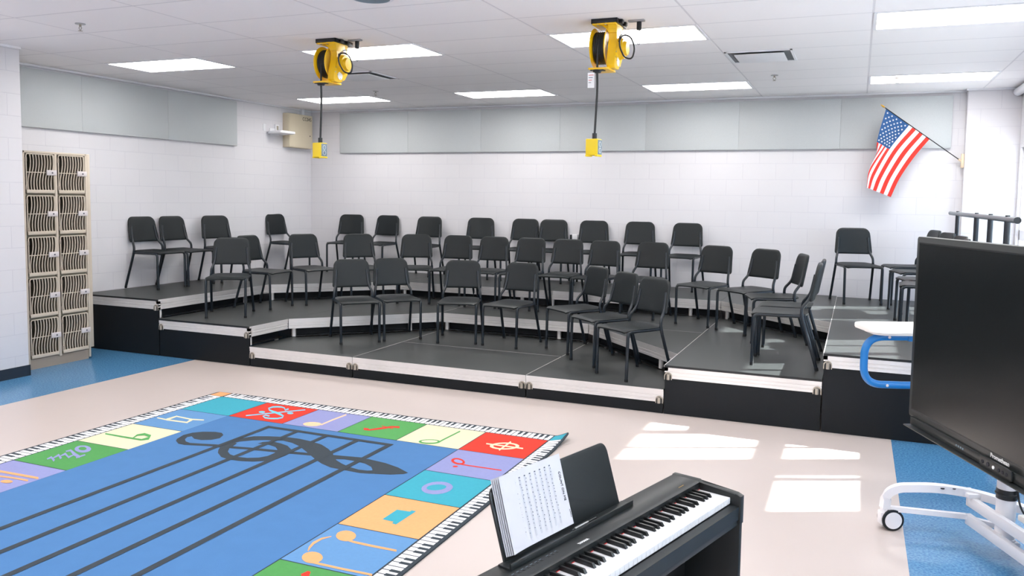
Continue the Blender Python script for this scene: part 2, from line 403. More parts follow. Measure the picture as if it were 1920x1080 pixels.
# ------------------------------------------------------------------ wall fittings
t = thing('wall_cabinet', 'beige metal control box on the left wall in the far corner', 'control box', (XL, 10.32, 2.725))
b = MB(); b.box((0, -.28, -.255), (.12, .28, .255), 'beige_box', bev=.004); b.build('box_body', t)
b = MB(); b.box((.12, -.272, -.247), (.127, .272, .247), 'beige_box', bev=.003); dr = b.build('box_door', t)
b = MB(); b.cyl((.127, .21, -.06), (.133, .21, -.06), .008, 'black', seg=12); b.build('lock', dr)
text_obj('CC045', .075, 'ink_dark', dr, Matrix.Translation((.1275, .14, .19)) @ Matrix.Rotation(R(90), 4, 'Z') @ Matrix.Rotation(R(90), 4, 'X'))
b = MB(); b.box((XL, 10.44, 2.98), (XL + .05, 10.50, H - .001), 'trim_white', bev=.004); tag(b.build('conduit'), 'short white conduit between the beige control box and the ceiling', 'conduit')
t = thing('wall_access_unit', 'white flat wireless unit on a bracket below the left corner ceiling', 'wireless unit', (XL, 9.84, 2.66))
b = MB(); b.box((0, -.10, -.03), (.012, .10, .07), 'trim_white', bev=.003); b.build('wall_plate', t)
b = MB(); b.prism(rounded(0.01, -.17, .27, .17, .03), -.02, .015, 'trim_white', bev=.008, xf=Matrix.Rotation(R(-3), 4, 'Y')); b.build('unit_body', t)
b = MB(); b.box((XL, 9.60, 2.68), (XL + .008, 9.66, 2.78), 'trim_white', bev=.002); tag(b.build('wall_plate'), 'small blank white plate on the left wall beside the wireless unit', 'wall plate')
t = thing('data_outlet', 'small white outlet box with orange and black jacks on the left corner wall', 'outlet', (XL, 9.88, 2.74))
b = MB(); b.box((0, -.04, -.04), (.035, .04, .05), 'trim_white', bev=.003); b.build('outlet_body', t)
b = MB(); b.box((.035, -.02, -.03), (.038, .02, .03), 'socket'); b.build('jack', t)
t = thing('wall_outlet', 'small white outlet with a black plug on the back wall among chair backs', 'outlet', (-3.65, YB, 1.21))
b = MB(); b.box((-.03, -.03, -.05), (.05, 0, .05), 'trim_white', bev=.004); b.build('outlet_body', t)
b = MB(); b.box((-.055, -.045, -.03), (-.03, -.005, .045), 'black', bev=.004); b.build('plug', t)

# ------------------------------------------------------------------ instrument lockers
t = thing('instrument_locker', 'tall taupe instrument locker with ten wire grille doors by the left wall', 'locker', (0, 0, 0))
fx = -7.43; b = MB(); y0, y1 = 5.41, 6.10
b.box((XL, y0, 0.0), (fx - .03, y0 + .018, 2.14), 'taupe'); b.box((XL, y1 - .018, 0.0), (fx - .03, y1, 2.14), 'taupe'); b.box((XL, y0, 2.12), (fx - .03, y1, 2.14), 'taupe')
b.box((XL, y0, 0.0), (XL + .02, y1, 2.14), 'locker_inside'); b.box((XL, 5.745, .1), (fx - .03, 5.765, 2.12), 'locker_inside')
for k in range(6): b.box((XL, y0, .095 + .405 * k - (.012 if k else 0)), (fx - .035, y1, .107 + .405 * k), 'locker_inside')
b.box((fx - .03, y0 - .005, .02), (fx, y0 + .02, 2.14), 'taupe_light', bev=.003); b.box((fx - .03, y1 - .015, .02), (fx, y1 + .005, 2.14), 'taupe_light', bev=.003)
b.box((fx - .03, 5.742, .09), (fx, 5.768, 2.12), 'taupe_light', bev=.003); b.box((fx - .03, y0, 2.118), (fx, y1, 2.14), 'taupe_light', bev=.003)
b.build('carcass', t)
b = MB(); b.box((fx - .05, y0, 0), (fx - .02, y1 - .01, .10), 'taupe'); b.build('kick_plate', t)
b = MB(); b.box((fx - .10, y1 + .006, .12), (fx - .01, y1 + .05, 2.14), 'taupe_light', bev=.003); b.build('filler_strip', t)
cols = ((5.435, 5.735), (5.775, 6.075))
firstd = None
for c, (ya, yb) in enumerate(cols):
    for k in range(5):
        z0 = .115 + .405 * k; zt = .395 - .02
        if firstd is None:
            b = MB(); wd = yb - ya
            b.tube(fillet([(0, .005, .012), (0, wd - .005, .012), (0, wd - .005, zt), (0, .005, zt)], .02, closed=True), .0055, 'taupe_light', seg=8, closed=True)
            for q in range(9):
                yy = .03 + (wd - .06) * q / 8
                pts = [(0.0, yy - .013 * math.sin(2.0 * PI * (n_ / 12) * .9 + .3) + .01 * (n_ / 12), .014 + (zt - .016) * n_ / 12) for n_ in range(13)]
                b.tube(pts, .0052, 'taupe_light', seg=6)
            b.tube([(-.002, .01, zt * .53), (-.002, wd - .03, zt * .53)], .0045, 'taupe_light', seg=6)
            b.box((-.006, .004, -.004), (.006, wd - .004, .030), 'taupe_light', bev=.002)
            for zz in (.05, .32): b.box((-.008, -.006, zz - .02), (.006, .012, zz + .02), 'taupe', bev=.002)
            d_ = b.build('grille_door', t, loc=(fx + .004, ya, z0)); firstd = d_
            b = MB(); b.box((.004, wd - .095, zt * .53 - .026), (.022, wd + .012, zt * .53 + .026), 'latch_white', bev=.005); b.box((.0225, wd - .045, zt * .53 - .008), (.0235, wd - .03, zt * .53 + .006), 'ink')
            b.build('latch', d_)
        else:
            d_ = firstd.copy(); COL.objects.link(d_); d_.parent = t; d_.location = (fx + .004, ya, z0)
            for ch in firstd.children:
                c2 = ch.copy(); COL.objects.link(c2); c2.parent = d_

# ------------------------------------------------------------------ risers
RH = .2032
def riser(poly, tier, lab, front=(), step=(), seam=()):
    """poly: ccw deck outline; front: edges with a flush black skirt; step: edges over a lower tier (recessed skirt, legs showing)"""
    z = tier * RH
    cx = sum(p[0] for p in poly) / len(poly); cy = sum(p[1] for p in poly) / len(poly)
    t = thing('riser_platform', lab, 'stage riser', (0, 0, 0), 0, 'staged seating risers')
    b = MB(); g = .0015
    def inset(d):
        out = []
        n = len(poly)
        for i in range(n):
            p = Vector(poly[i]); a = (Vector(poly[i]) - Vector(poly[i - 1])).normalized(); c = (Vector(poly[(i + 1) % n]) - Vector(poly[i])).normalized()
            na = Vector((-a.y, a.x)); nc = Vector((-c.y, c.x)); h = (na + nc); h = h / max(.3, h.dot(na)) if h.length > 1e-6 else na
            out.append(tuple(p + h * d))
        return out
    b.prism(inset(g), z - .012, z, 'riser_deck'); dk = b.build('deck', t, smooth=False)
    n = len(poly); b = MB(); b2 = MB(); ins = inset(.002)
    for i in range(n):
        p, q = Vector(ins[i]), Vector(ins[(i + 1) % n]); L = (q - p).length; a = math.atan2(q.y - p.y, q.x - p.x)
        xf = Matrix.Translation((p.x, p.y, z)) @ Matrix.Rotation(a, 4, 'Z')
        # extruded aluminium rail: profile in (y, z) with two grooves
        if i in front or i in step:
            pr = [(0, -.018), (0, -.048), (.005, -.051), (.005, -.056), (0, -.059), (0, -.076), (.005, -.079), (.005, -.084), (0, -.087), (0, -.108), (.03, -.108), (.03, -.018)]
            mm = bmesh.new(); A = [mm.verts.new((0, y_, z_)) for y_, z_ in pr]; B = [mm.verts.new((L, y_, z_)) for y_, z_ in pr]
            mm.faces.new(A); mm.faces.new(B[::-1])
            for k in range(len(pr)): mm.faces.new([A[k], B[k], B[(k + 1) % len(pr)], A[(k + 1) % len(pr)]])
            bmesh.ops.recalc_face_normals(mm, faces=mm.faces[:]); b.merge(mm, 'aluminium', xf)
            b2.box((0, -.003, -.018), (L, .02, -.0005), 'deck_edge' if i in front and tier > 1 else ('deck_edge' if i in step and tier > 9 else 'aluminium'), xf=xf)
        if i in seam: b2.box((0.01, -.001, -.012), (L - .01, .003, .0004), 'aluminium', xf=xf)
    if b.bm.verts: b.build('side_rail', t)
    else: b.bm.free()
    if b2.bm.verts: b2.build('edge_trim', t, smooth=False)
    else: b2.bm.free()
    # corner sockets on the front edges
    for i in front:
        p, q = Vector(ins[i]), Vector(ins[(i + 1) % n]); L = (q - p).length
        for s_, u_ in ((0, 1), (L, -1)):
            xf = Matrix.Translation((p.x, p.y, z)) @ Matrix.Rotation(math.atan2(q.y - p.y, q.x - p.x), 4, 'Z') @ Matrix.Translation((s_, 0, 0)) @ Matrix.Scale(u_, 4, (1, 0, 0))
            b = MB(); pass
            arch = [(0.0, -.118), (.064, -.118), (.064, -.088)] + [(.032 + .032 * math.cos(R(a)), -.088 + .032 * math.sin(R(a))) for a in range(15, 180, 15)] + [(0, -.088)]
            b.prism(arch, 0, .006, 'socket', xf=xf @ Matrix.Rotation(R(90), 4, 'X'))
            b.prism([(.032 + (x_ - .032) * .78, -.118 + (y_ + .118) * .84) for x_, y_ in arch], .006, .0075, 'deck_edge', xf=xf @ Matrix.Rotation(R(90), 4, 'X'))  # flat dark arch paints the shade inside the socket opening
            b.cyl((.034, -.006, -.118), (.034, -.006, -.070), .014, 'socket', seg=14, xf=xf)
            b.build('corner_socket', t)
    b = MB()
    for i in front:
        p, q = Vector(ins[i]), Vector(ins[(i + 1) % n]); L = (q - p).length
        xf = Matrix.Translation((p.x, p.y, 0)) @ Matrix.Rotation(math.atan2(q.y - p.y, q.x - p.x), 4, 'Z')
        b.box((.004, .006, .001), (L - .004, .02, z - .108), 'skirt_black', xf=xf)
    for i in step:
        p, q = Vector(ins[i]), Vector(ins[(i + 1) % n]); L = (q - p).length
        xf = Matrix.Translation((p.x, p.y, 0)) @ Matrix.Rotation(math.atan2(q.y - p.y, q.x - p.x), 4, 'Z')
        b.box((0.035, .10, z - RH + .0015), (L - .035, .112, z - .03), 'skirt_black', xf=xf)
        b.box((0.035, .045, z - RH + .0015), (L - .035, .10, z - RH + .012), 'deck_edge', xf=xf)
    if b.bm.verts: b.build('closure_panel', t)
    else: b.bm.free()
    for i in step:
        p, q = Vector(ins[i]), Vector(ins[(i + 1) % n]); L = (q - p).length
        xf = Matrix.Translation((p.x, p.y, 0)) @ Matrix.Rotation(math.atan2(q.y - p.y, q.x - p.x), 4, 'Z')
        k_ = (.06, L - .35) if L > 1.2 else (.06,)
        for s_ in k_:
            b = MB(); b.cyl((s_, .05, z - RH + .0016), (s_, .05, z - .1), .023, 'aluminium', seg=16, xf=xf); b.build('leg', t)
    # hidden corner legs carrying the deck down to the floor
    for px_, py_ in inset(.16):
        b = MB(); b.cyl((px_, py_, .0005), (px_, py_, z - .012), .022, 'aluminium', seg=10); b.build('leg', t)
    return t
YF, YW = 6.51, 10.64
riser([(-5.69, YF), (-4.45, YF), (-4.45, 8.33), (-5.69, 7.12)], 1, 'lowest riser unit at the left end of the low front platform', front=(0,), seam=(1,))
riser([(-4.45, YF), (-2.645, YF), (-2.645, 7.45), (-4.45, 7.45)], 1, 'lowest riser unit in the front middle, widest front edge', front=(0,), seam=(1, 2))
riser([(-4.45, 7.45), (-2.645, 7.45), (-2.645, 8.33), (-4.45, 8.33)], 1, 'lowest riser unit behind the front middle one, under the step', seam=(1,))
riser([(-2.645, YF), (-1.42, YF), (-1.42, 7.04), (-2.645, 8.33)], 1, 'lowest riser unit at the right, under the three angled chairs', front=(0,))
riser([(-6.91, YF), (-5.69, YF), (-5.69, 7.12), (-5.69, 9.42), (-6.91, 8.25)], 2, 'middle-height riser unit at the far left beside the lockers', front=(0,), step=(1,))
riser([(-5.69, 7.12), (-4.47, 8.33), (-4.47, 9.42), (-5.69, 9.42)], 2, 'middle-height wedge riser unit with the slanting left step', step=(0,), seam=(1,))
riser([(-4.47, 8.33), (-2.66, 8.33), (-2.66, 9.42), (-4.47, 9.42)], 2, 'middle-height riser unit in the centre of the second row', step=(0,))
riser([(-2.66, 8.33), (-1.42, 7.04), (-1.42, 8.30)], 2, 'triangular middle-height riser unit with the slanting right step', step=(0,), seam=(2,))
riser([(-2.66, 8.33), (-1.42, 8.30), (-1.42, 9.42), (-2.66, 9.42)], 2, 'middle-height riser unit behind the triangular one')
riser([(-1.42, YF), (-.2, YF), (-.2, 8.25), (-1.42, 9.42), (-1.42, 7.04)], 2, 'middle-height riser unit at right with sun patches on its deck', front=(0,), step=(4,), seam=(3, 4))
riser([(-8.06, YF), (-6.91, YF), (-6.91, 8.25), (-8.06, 8.25)], 3, 'tallest riser unit at the left end beside the lockers', front=(0,), step=(1,))
riser([(-8.06, 8.25), (-6.91, 8.25), (-5.69, 9.42), (-5.69, YW), (-8.06, YW)], 3, 'tallest corner riser unit in the far left corner', step=(1,))
riser([(-5.69, 9.42), (-3.56, 9.42), (-3.56, YW), (-5.69, YW)], 3, 'tallest riser unit left of centre along the back wall', step=(0,))
riser([(-3.56, 9.42), (-1.42, 9.42), (-1.42, YW), (-3.56, YW)], 3, 'tallest riser unit right of centre along the back wall', step=(0,))
riser([(-1.42, 9.42), (-.2, 8.25), (-.2, YW), (-1.42, YW)], 3, 'tallest wedge riser unit with the slanting edge near the right', step=(0,))
riser([(-.2, YF), (1.02, YF), (1.02, 10.55), (-.2, 10.55), (-.2, 8.25)], 3, 'tallest riser unit at the right end, partly behind the screen', front=(0, 1), step=(4,), seam=(3, 4))
# guard rail at the right end
t = thing('guard_rail', 'black and grey pipe guard rail along the right end of the risers', 'railing', (0, 0, 0))
b = MB(); b.cyl((.985, 6.24, 1.655), (.985, 10.5, 1.655), .021, 'rail_grey', seg=18); b.build('top_rail', t)
b = MB(); b.cyl((.985, 6.225, 1.655), (.985, 6.24, 1.655), .023, 'rail_black', seg=18); b.build('end_cap', t)
for y_ in (6.62, 7.42, 8.25, 9.74):
    b = MB(); b.cyl((.985, y_, 3 * RH), (.985, y_, 1.64), .021, 'rail_black', seg=16); b.cyl((.985, y_, 1.674), (.985, y_, 1.684), .016, 'rail_black', seg=14); b.cyl((.985, y_, 3 * RH), (.985, y_, 3 * RH + .01), .03, 'rail_black', seg=16); b.build('post', t)

# ------------------------------------------------------------------ music chairs
def make_chair(label):
    t = thing('music_chair', label, 'chair', (0, 0, 0), 0, 'black music chairs on the risers')
    # seat: dished shell
    b = MB(); nx, ny = 12, 12; k = b.mi('chair_plastic'); top = []; bot = []
    for j in range(ny + 1):
        v = j / ny; y = -.018 + .445 * v; hw = .212 - .012 * v
        ed = .03
        d = min(v, 1 - v) * .445
        if d < ed: hw -= ed - math.sqrt(max(0, ed * ed - (ed - d) ** 2))
        ra, rb = [], []
        for i in range(nx + 1):
            s_ = -1 + 2 * i / nx; x = hw * s_
            z = .446 - .010 * (1 - s_ ** 2) * math.sin(PI * min(1, v * 1.1)) - .016 * max(0, 1 - v / .12) ** 2 - .006 * abs(s_) ** 6 + .008 * max(0, (v - .8) / .2) * 1
            ra.append(b.bm.verts.new((x, y, z))); rb.append(b.bm.verts.new((x * .985, y * .99 + .002, z - .013)))
        top.append(ra); bot.append(rb)
    def q(*v): f = b.bm.faces.new(v); f.material_index = k
    for j in range(ny):
        for i in range(nx):
            q(top[j][i], top[j][i + 1], top[j + 1][i + 1], top[j + 1][i]); q(bot[j][i], bot[j + 1][i], bot[j + 1][i + 1], bot[j][i + 1])
        q(top[j][0], top[j + 1][0], bot[j + 1][0], bot[j][0]); q(top[j][nx], bot[j][nx], bot[j + 1][nx], top[j + 1][nx])
    for i in range(nx):
        q(top[0][i], bot[0][i], bot[0][i + 1], top[0][i + 1]); q(top[ny][i], top[ny][i + 1], bot[ny][i + 1], bot[ny][i])
    b.build('seat', t, angle=50)
    # backrest: rounded, wider at the bottom, slightly reclined and wrapped
    b = MB(); k = b.mi('chair_plastic'); zb, zt = .548, .852; T = .030
    tv = [0, .015, .04, .08, .15, .3, .5, .7, .80, .86, .92, .96, .985, 1]; sv = [-1, -.985, -.94, -.86, -.6, -.3, 0, .3, .6, .86, .94, .985, 1]
    fr, bk = [], []
    for t_ in tv:
        z = zb + (zt - zb) * t_; hw = .214 - .026 * t_
        r_, d = (.028, z - zb) if t_ < .4 else (.072, zt - z)
        if d < r_: hw -= r_ - math.sqrt(max(0, r_ * r_ - (r_ - d) ** 2))
        yc = .447 + .056 * t_; A, B = [], []
        for s_ in sv:
            x = hw * s_; e = math.sqrt(max(0, 1 - max(abs(s_), abs(2 * t_ - 1)) ** 22)); wrap = -.020 * (x / .21) ** 2 + .012
            A.append(b.bm.verts.new((x, yc + wrap - T / 2 * e - .001, z))); B.append(b.bm.verts.new((x, yc + wrap + T / 2 * e, z)))
        fr.append(A); bk.append(B)
    n1, n2 = len(tv) - 1, len(sv) - 1
    for j in range(n1):
        for i in range(n2):
            q(fr[j][i], fr[j][i + 1], fr[j + 1][i + 1], fr[j + 1][i]); q(bk[j][i], bk[j + 1][i], bk[j + 1][i + 1], bk[j][i + 1])
        q(fr[j][0], fr[j + 1][0], bk[j + 1][0], bk[j][0]); q(fr[j][n2], bk[j][n2], bk[j + 1][n2], fr[j + 1][n2])
    for i in range(n2):
        q(fr[0][i], bk[0][i], bk[0][i + 1], fr[0][i + 1]); q(fr[n1][i], fr[n1][i + 1], bk[n1][i + 1], bk[n1][i])
    b.build('backrest', t, angle=60)
    for s_ in (-1, 1):
        b = MB(); b.tube(fillet([(.201 * s_, 0, .012), (.204 * s_, .006, .425), (.200 * s_, .09, .424)], .045, 6), .0142, 'chair_metal', seg=10); b.cyl((.201 * s_, 0, 0), (.201 * s_, 0, .022), .0155, 'rubber', seg=12); b.build('leg', t)
        b = MB(); b.tube(fillet([(.228 * s_, .505, .012), (.212 * s_, .385, .40), (.208 * s_, .375, .455)], .05, 5), .0142, 'chair_metal', seg=10); b.cyl((.228 * s_, .507, 0), (.2277 * s_, .503, .022), .0155, 'rubber', seg=12); b.build('leg', t)
        b = MB(); b.tube([(.200 * s_, .085, .424), (.202 * s_, .25, .424), (.205 * s_, .385, .427)], .0125, 'chair_metal', seg=8); b.build('seat_rail', t)
        b = MB(); b.tube(fillet([(.208 * s_, .375, .45), (.206 * s_, .378, .50), (.178 * s_, .438, .575), (.165 * s_, .470, .74)], .04, 5), .0135, 'chair_metal', seg=10); b.build('back_upright', t)
    b = MB(); b.tube([(-.19, .10, .420), (0, .10, .424), (.19, .10, .420)], .009, 'chair_metal', seg=8); b.tube([(-.2, .33, .420), (0, .33, .420), (.2, .33, .420)], .009, 'chair_metal', seg=8)
    b.build('cross_rail', t)
    return t
CH = [  # tier, x, y, yaw, label
 (1, -4.794, 7.163, 45.4, 'black music chair at the left end of the three-step front row, facing right'),
 (1, -4.503, 7.531, 47.1, 'black music chair in the front row touching the leftmost one, facing right'),
 (1, -3.878, 7.589, 19.5, 'black music chair third from left in the front row, standing nearly square'),
 (1, -3.399, 7.619, -5.8, 'black music chair in the middle of the seven front-row chairs'),
 (1, -2.778, 7.663, -37.6, 'farthest back of the three angled black chairs at right of the front row'),
 (1, -2.352, 7.196, -39.4, 'middle one of the three angled black chairs at right of the front row'),
 (1, -1.939, 6.753, -34.1, 'nearest of the three angled black chairs at right of the front row'),
 (2, -6.303, 6.852, 34.1, 'black music chair at the left end of the middle riser, nearest the lockers'),
 (2, -6.311, 7.779, 90.7, 'black chair facing right, half hidden behind the leftmost chair of the middle riser'),
 (2, -6.087, 8.252, 64.0, 'black chair on the middle riser, third from left, seat clear against the white wall'),
 (2, -5.644, 8.589, 47.0, 'black chair on the middle riser directly behind the leftmost front-row chair'),
 (2, -5.15, 8.87, 25.4, 'black chair on the middle riser behind the gap right of the second front-row chair'),
 (2, -4.748, 8.935, 6.1, 'black chair on the middle riser directly behind the third front-row chair'),
 (2, -4.248, 8.92, 3.4, 'black chair on the middle riser seen between the third and fourth front-row chairs'),
 (2, -3.791, 8.924, -2.2, 'black chair on the middle riser directly behind the fourth front-row chair'),
 (2, -3.286, 8.93, -0.1, 'black chair on the middle riser seen right of the fourth front-row chair'),
 (2, -2.85, 8.885, -6.3, 'black chair on the middle riser behind the farthest of the three angled chairs'),
 (2, -2.275, 8.897, -7.3, 'black chair on the middle riser behind the nearest of the three angled chairs'),
 (2, -1.614, 8.693, -21.5, 'black chair on the middle riser standing alone, all four legs visible, right of centre'),
 (2, -1.165, 8.435, -36.3, 'black chair on the middle riser turned left, fourth from its right end'),
 (2, -0.945, 8.075, -73.0, 'black chair on the middle riser facing left, backrest seen edge on at an angle'),
 (2, -0.766, 7.52, -90.0, 'black chair seen in profile, hidden behind the nearest profile chair at the right'),
 (2, -0.773, 7.041, -87.4, 'nearest black chair in profile at the right, over the sun patches'),
 (3, -7.585, 7.358, 88.3, 'black music chair at the left end of the tallest riser, nearest the lockers'),
 (3, -7.541, 7.78, 88.1, 'black chair on the tallest riser overlapping the leftmost one by the left wall'),
 (3, -7.465, 8.303, 73.7, 'black chair on the tallest riser by the left wall, third from the lockers'),
 (3, -7.595, 9.789, 85.9, 'narrow-looking black chair against the left wall, closest to the far corner'),
 (3, -7.153, 10.145, 12.9, 'black chair against the back wall, first one right of the room corner'),
 (3, -6.642, 10.185, -0.2, 'black chair against the back wall, second one right of the room corner'),
 (3, -5.818, 10.079, 4.9, 'black chair against the back wall, third one right of the room corner'),
 (3, -4.931, 10.13, 13.0, 'black chair by itself against the back wall between the two hanging outlet boxes'),
 (3, -4.325, 10.175, 5.0, 'black back-wall chair, left one of the touching pair under the right outlet box'),
 (3, -3.858, 10.165, 9.0, 'black back-wall chair, right one of the touching pair left of the wall outlet'),
 (3, -3.25, 10.15, 10.6, 'black back-wall chair just right of the small white wall outlet'),
 (3, -2.633, 10.165, 7.8, 'black back-wall chair, second from the right of the unbroken back row'),
 (3, -2.08, 10.105, -3.6, 'black back-wall chair ending the back row, wide bare wall to its right'),
 (3, 0.087, 9.831, 15.7, 'black chair alone against the wall under the flag, all four legs visible'),
 (3, 0.334, 10.14, -75.9, 'black chair facing left behind the screen, farthest of the half-hidden ones'),
 (3, 0.40, 9.37, -74.4, 'black chair facing left, second farthest of those half hidden by the screen'),
 (3, 0.42, 8.48, -78.0, 'black chair facing left, third farthest of those half hidden by the screen'),
 (3, 0.385, 7.96, -92.0, 'nearest black chair half hidden by the screen, only its seat and front legs showing'),
]
c0 = None
for tier, x, y, yaw, lab in CH:
    if c0 is None: c0 = make_chair(lab); c0.location = (x, y, tier * RH); c0.rotation_euler.z = R(yaw)
    else: dup(c0, (x, y, tier * RH), R(yaw), lab)

# ------------------------------------------------------------------ cord reels
def make_reel(lab):
    t = thing('cord_reel', lab, 'cord reel', (0, 0, H), 0, 'yellow ceiling cord reels')
    # origin: on the ceiling at the front left corner of the mounting frame
    b = MB()
    for lo, hi in (((0, 0, -.03), (.20, .010, 0)), ((0, .25, -.03), (.20, .26, 0)), ((.19, 0, -.034), (.20, .26, 0)), ((0, 0, -.034), (.008, .26, 0)), ((.20, .05, -.03), (.225, .09, -.004)), ((.20, .15, -.03), (.225, .19, -.004))): b.box(lo, hi, 'black', bev=.002)
    b.build('mounting_frame', t)
    CY, CZ = .118, -.195
    ax = Matrix(((0, 0, 1, 0), (1, 0, 0, 0), (0, 1, 0, 0), (0, 0, 0, 1)))   # (y, z) profile swept along x
    b = MB(); b.box((.008, .004, -.044), (.19, .20, -.032), 'yellow', bev=.002)
    plate = [(.012, -.036), (.205, -.036), (.195, -.09), (.175, -.14), (.205, -.20), (.205, -.27), (.16, -.33), (.10, -.362), (.01, -.362), (-.005, -.34), (.005, -.27), (.035, -.20), (.05, -.13), (.035, -.08)]
    b.prism(plate[::-1], .125, .188, 'yellow', xf=ax, bev=.005)
    # the arm widens into the top flange
    b.prism([(.07, -.044), (.19, -.044), (.188, -.10), (.125, -.10), (.118, -.075)][::-1], -.16, -.03, 'yellow', xf=Matrix.Rotation(R(90), 4, 'X'), bev=.003)
    b.prism([(-.03, -.372), (-.03, -.358), (.16, -.358), (.16, -.372)][::-1], -.005, .15, 'yellow', xf=ax, bev=.002)
    for y_, z_ in ((.02, -.28), (.05, -.30), (.09, -.33), (.03, -.24), (.12, -.34)): b.cyl((.188, y_, z_), (.1905, y_, z_), .0055, 'steel', seg=8)
    for x_ in (.05, .11): b.cyl((x_, .012, -.048), (x_, .012, -.03), .008, 'steel', seg=8)
    b.build('bracket', t)
    for x0, s_ in ((.012, -1), (.098, 1)):
        b = MB()
        pr = [(x0, .05), (x0 - .002 * s_, .10), (x0 + .006 * s_, .140), (x0 + .011 * s_, .147), (x0 + .016 * s_, .143), (x0 + .006 * s_, .10), (x0 + .008 * s_, .05)]
        mm = bmesh.new(); rings = []
        for a in range(48):
            th = 2 * PI * a / 48; rings.append([mm.verts.new((x, CY + r_ * math.cos(th), CZ + r_ * math.sin(th))) for x, r_ in pr])
        for a in range(48):
            A, B = rings[a], rings[(a + 1) % 48]
            for k in range(len(pr) - 1): mm.faces.new([A[k], A[k + 1], B[k + 1], B[k]])
        b.merge(mm, 'yellow'); b.build('drum_flange', t)
    b = MB()
    for k in range(6): b.tube([(.020 + .0135 * k, CY + .112 * math.cos(2 * PI * a / 40), CZ + .112 * math.sin(2 * PI * a / 40)) for a in range(40)], .0080, 'black', seg=8, closed=True)
    b.cyl((.012, CY, CZ), (.094, CY, CZ), .105, 'black', seg=36); b.build('wound_cable', t)
    b = MB(); b.cyl((.188, .125, -.205), (.225, .125, -.205), .082, 'yellow', seg=36, r2=.072); b.cyl((.225, .125, -.205), (.248, .125, -.205), .055, 'yellow', seg=30, r2=.048)
    b.build('slip_ring_housing', t)
    b = MB(); b.cyl((.1885, .085, -.305), (.190, .085, -.305), .034, 'white_label', seg=24); b.build('label_sticker', t)
    b = MB(); b.box((.1885, .13, -.12), (.190, .17, -.07), 'white_label'); b.build('warning_sticker', t)
    b = MB(); b.cyl((.055, .0, -.392), (.055, .0, -.372), .028, 'black', seg=20, r2=.036); b.box((.01, -.03, -.378), (.11, .03, -.372), 'black'); b.build('cable_guide', t)
    b = MB(); cz = -.876
    b.tube(fillet([(.055, .004, -.19), (.055, .003, -.30), (.055, 0, -.37), (.060, 0, -.5), (.053, .002, -.66), (.046, 0, cz + .03)], .06, 4), .0085, 'black', seg=10); b.build('drop_cable', t)
    b = MB(); b.cyl((.046, 0, cz), (.046, 0, cz + .042), .018, 'black', seg=16); b.build('strain_relief', t)
    BX = Matrix.Translation((.040, 0, 0)) @ Matrix.Rotation(R(-8), 4, 'Z')
    b = MB(); b.box((-.049, -.038, cz - .122), (.049, .040, cz), 'yellow_box', bev=.006, xf=BX)
    for x_ in (-.049, .029): b.box((x_, -.041, cz - .130), (x_ + .02, .043, cz - .117), 'yellow_box', bev=.003, xf=BX)
    bx = b.build('outlet_box', t)
    b = MB(); b.box((.049, -.032, cz - .115), (.052, .034, cz - .008), 'face_grey', bev=.001, xf=BX)
    for z_ in (cz - .04, cz - .085): b.tube([(.0525, .001 + .016 * math.cos(a * PI / 10), z_ + .018 * math.sin(a * PI / 10)) for a in range(20)], .0018, 'white_label', seg=6, closed=True, xf=BX)
    b.build('face_plate', bx)
    b = MB()
    b.tube(fillet([(.205, .035, -.17), (.235, .03, -.12), (.285, .06, -.13), (.315, .09, -.21), (.29, .10, -.29), (.24, .07, -.28), (.21, .03, -.20), (.215, .03, -.13)], .06, 5), .0062, 'black', seg=8)
    b.tube(fillet([(.215, .03, -.13), (.26, .08, -.08), (.31, .12, -.15), (.33, .14, -.19), (.345, .13, -.12), (.33, .13, -.06)], .05, 5), .003, 'vent_dark', seg=6); b.build('supply_cord', t)
    b = MB(); b.cyl((.33, .13, -.075), (.33, .13, -.016), .018, 'black', seg=16); b.box((.25, .11, -.014), (.37, .15, 0), 'steel', bev=.002); b.build('ceiling_plug', t)
    return t
r1 = make_reel('yellow cord reel hanging from the ceiling, left one of two'); r1.location = (-4.33, 5.80, H)
r2 = dup(r1, (-1.88, 5.80, H), R(0), 'yellow cord reel on the ceiling at right, with a paper tag below it')
b = MB(); b.box((-.005, -.036, -.505), (.047, -.0345, -.395), 'white_label'); b.tube([(.02, -.035, -.397), (.03, -.02, -.37)], .0012, 'white_label', seg=5)
for k in range(4): b.box((.002, -.0366, -.415 - .018 * k), (.040 - .006 * k, -.0359, -.411 - .018 * k), 'flag_red' if k in (0, 2) else 'ink')
b.build('paper_tag', r2)

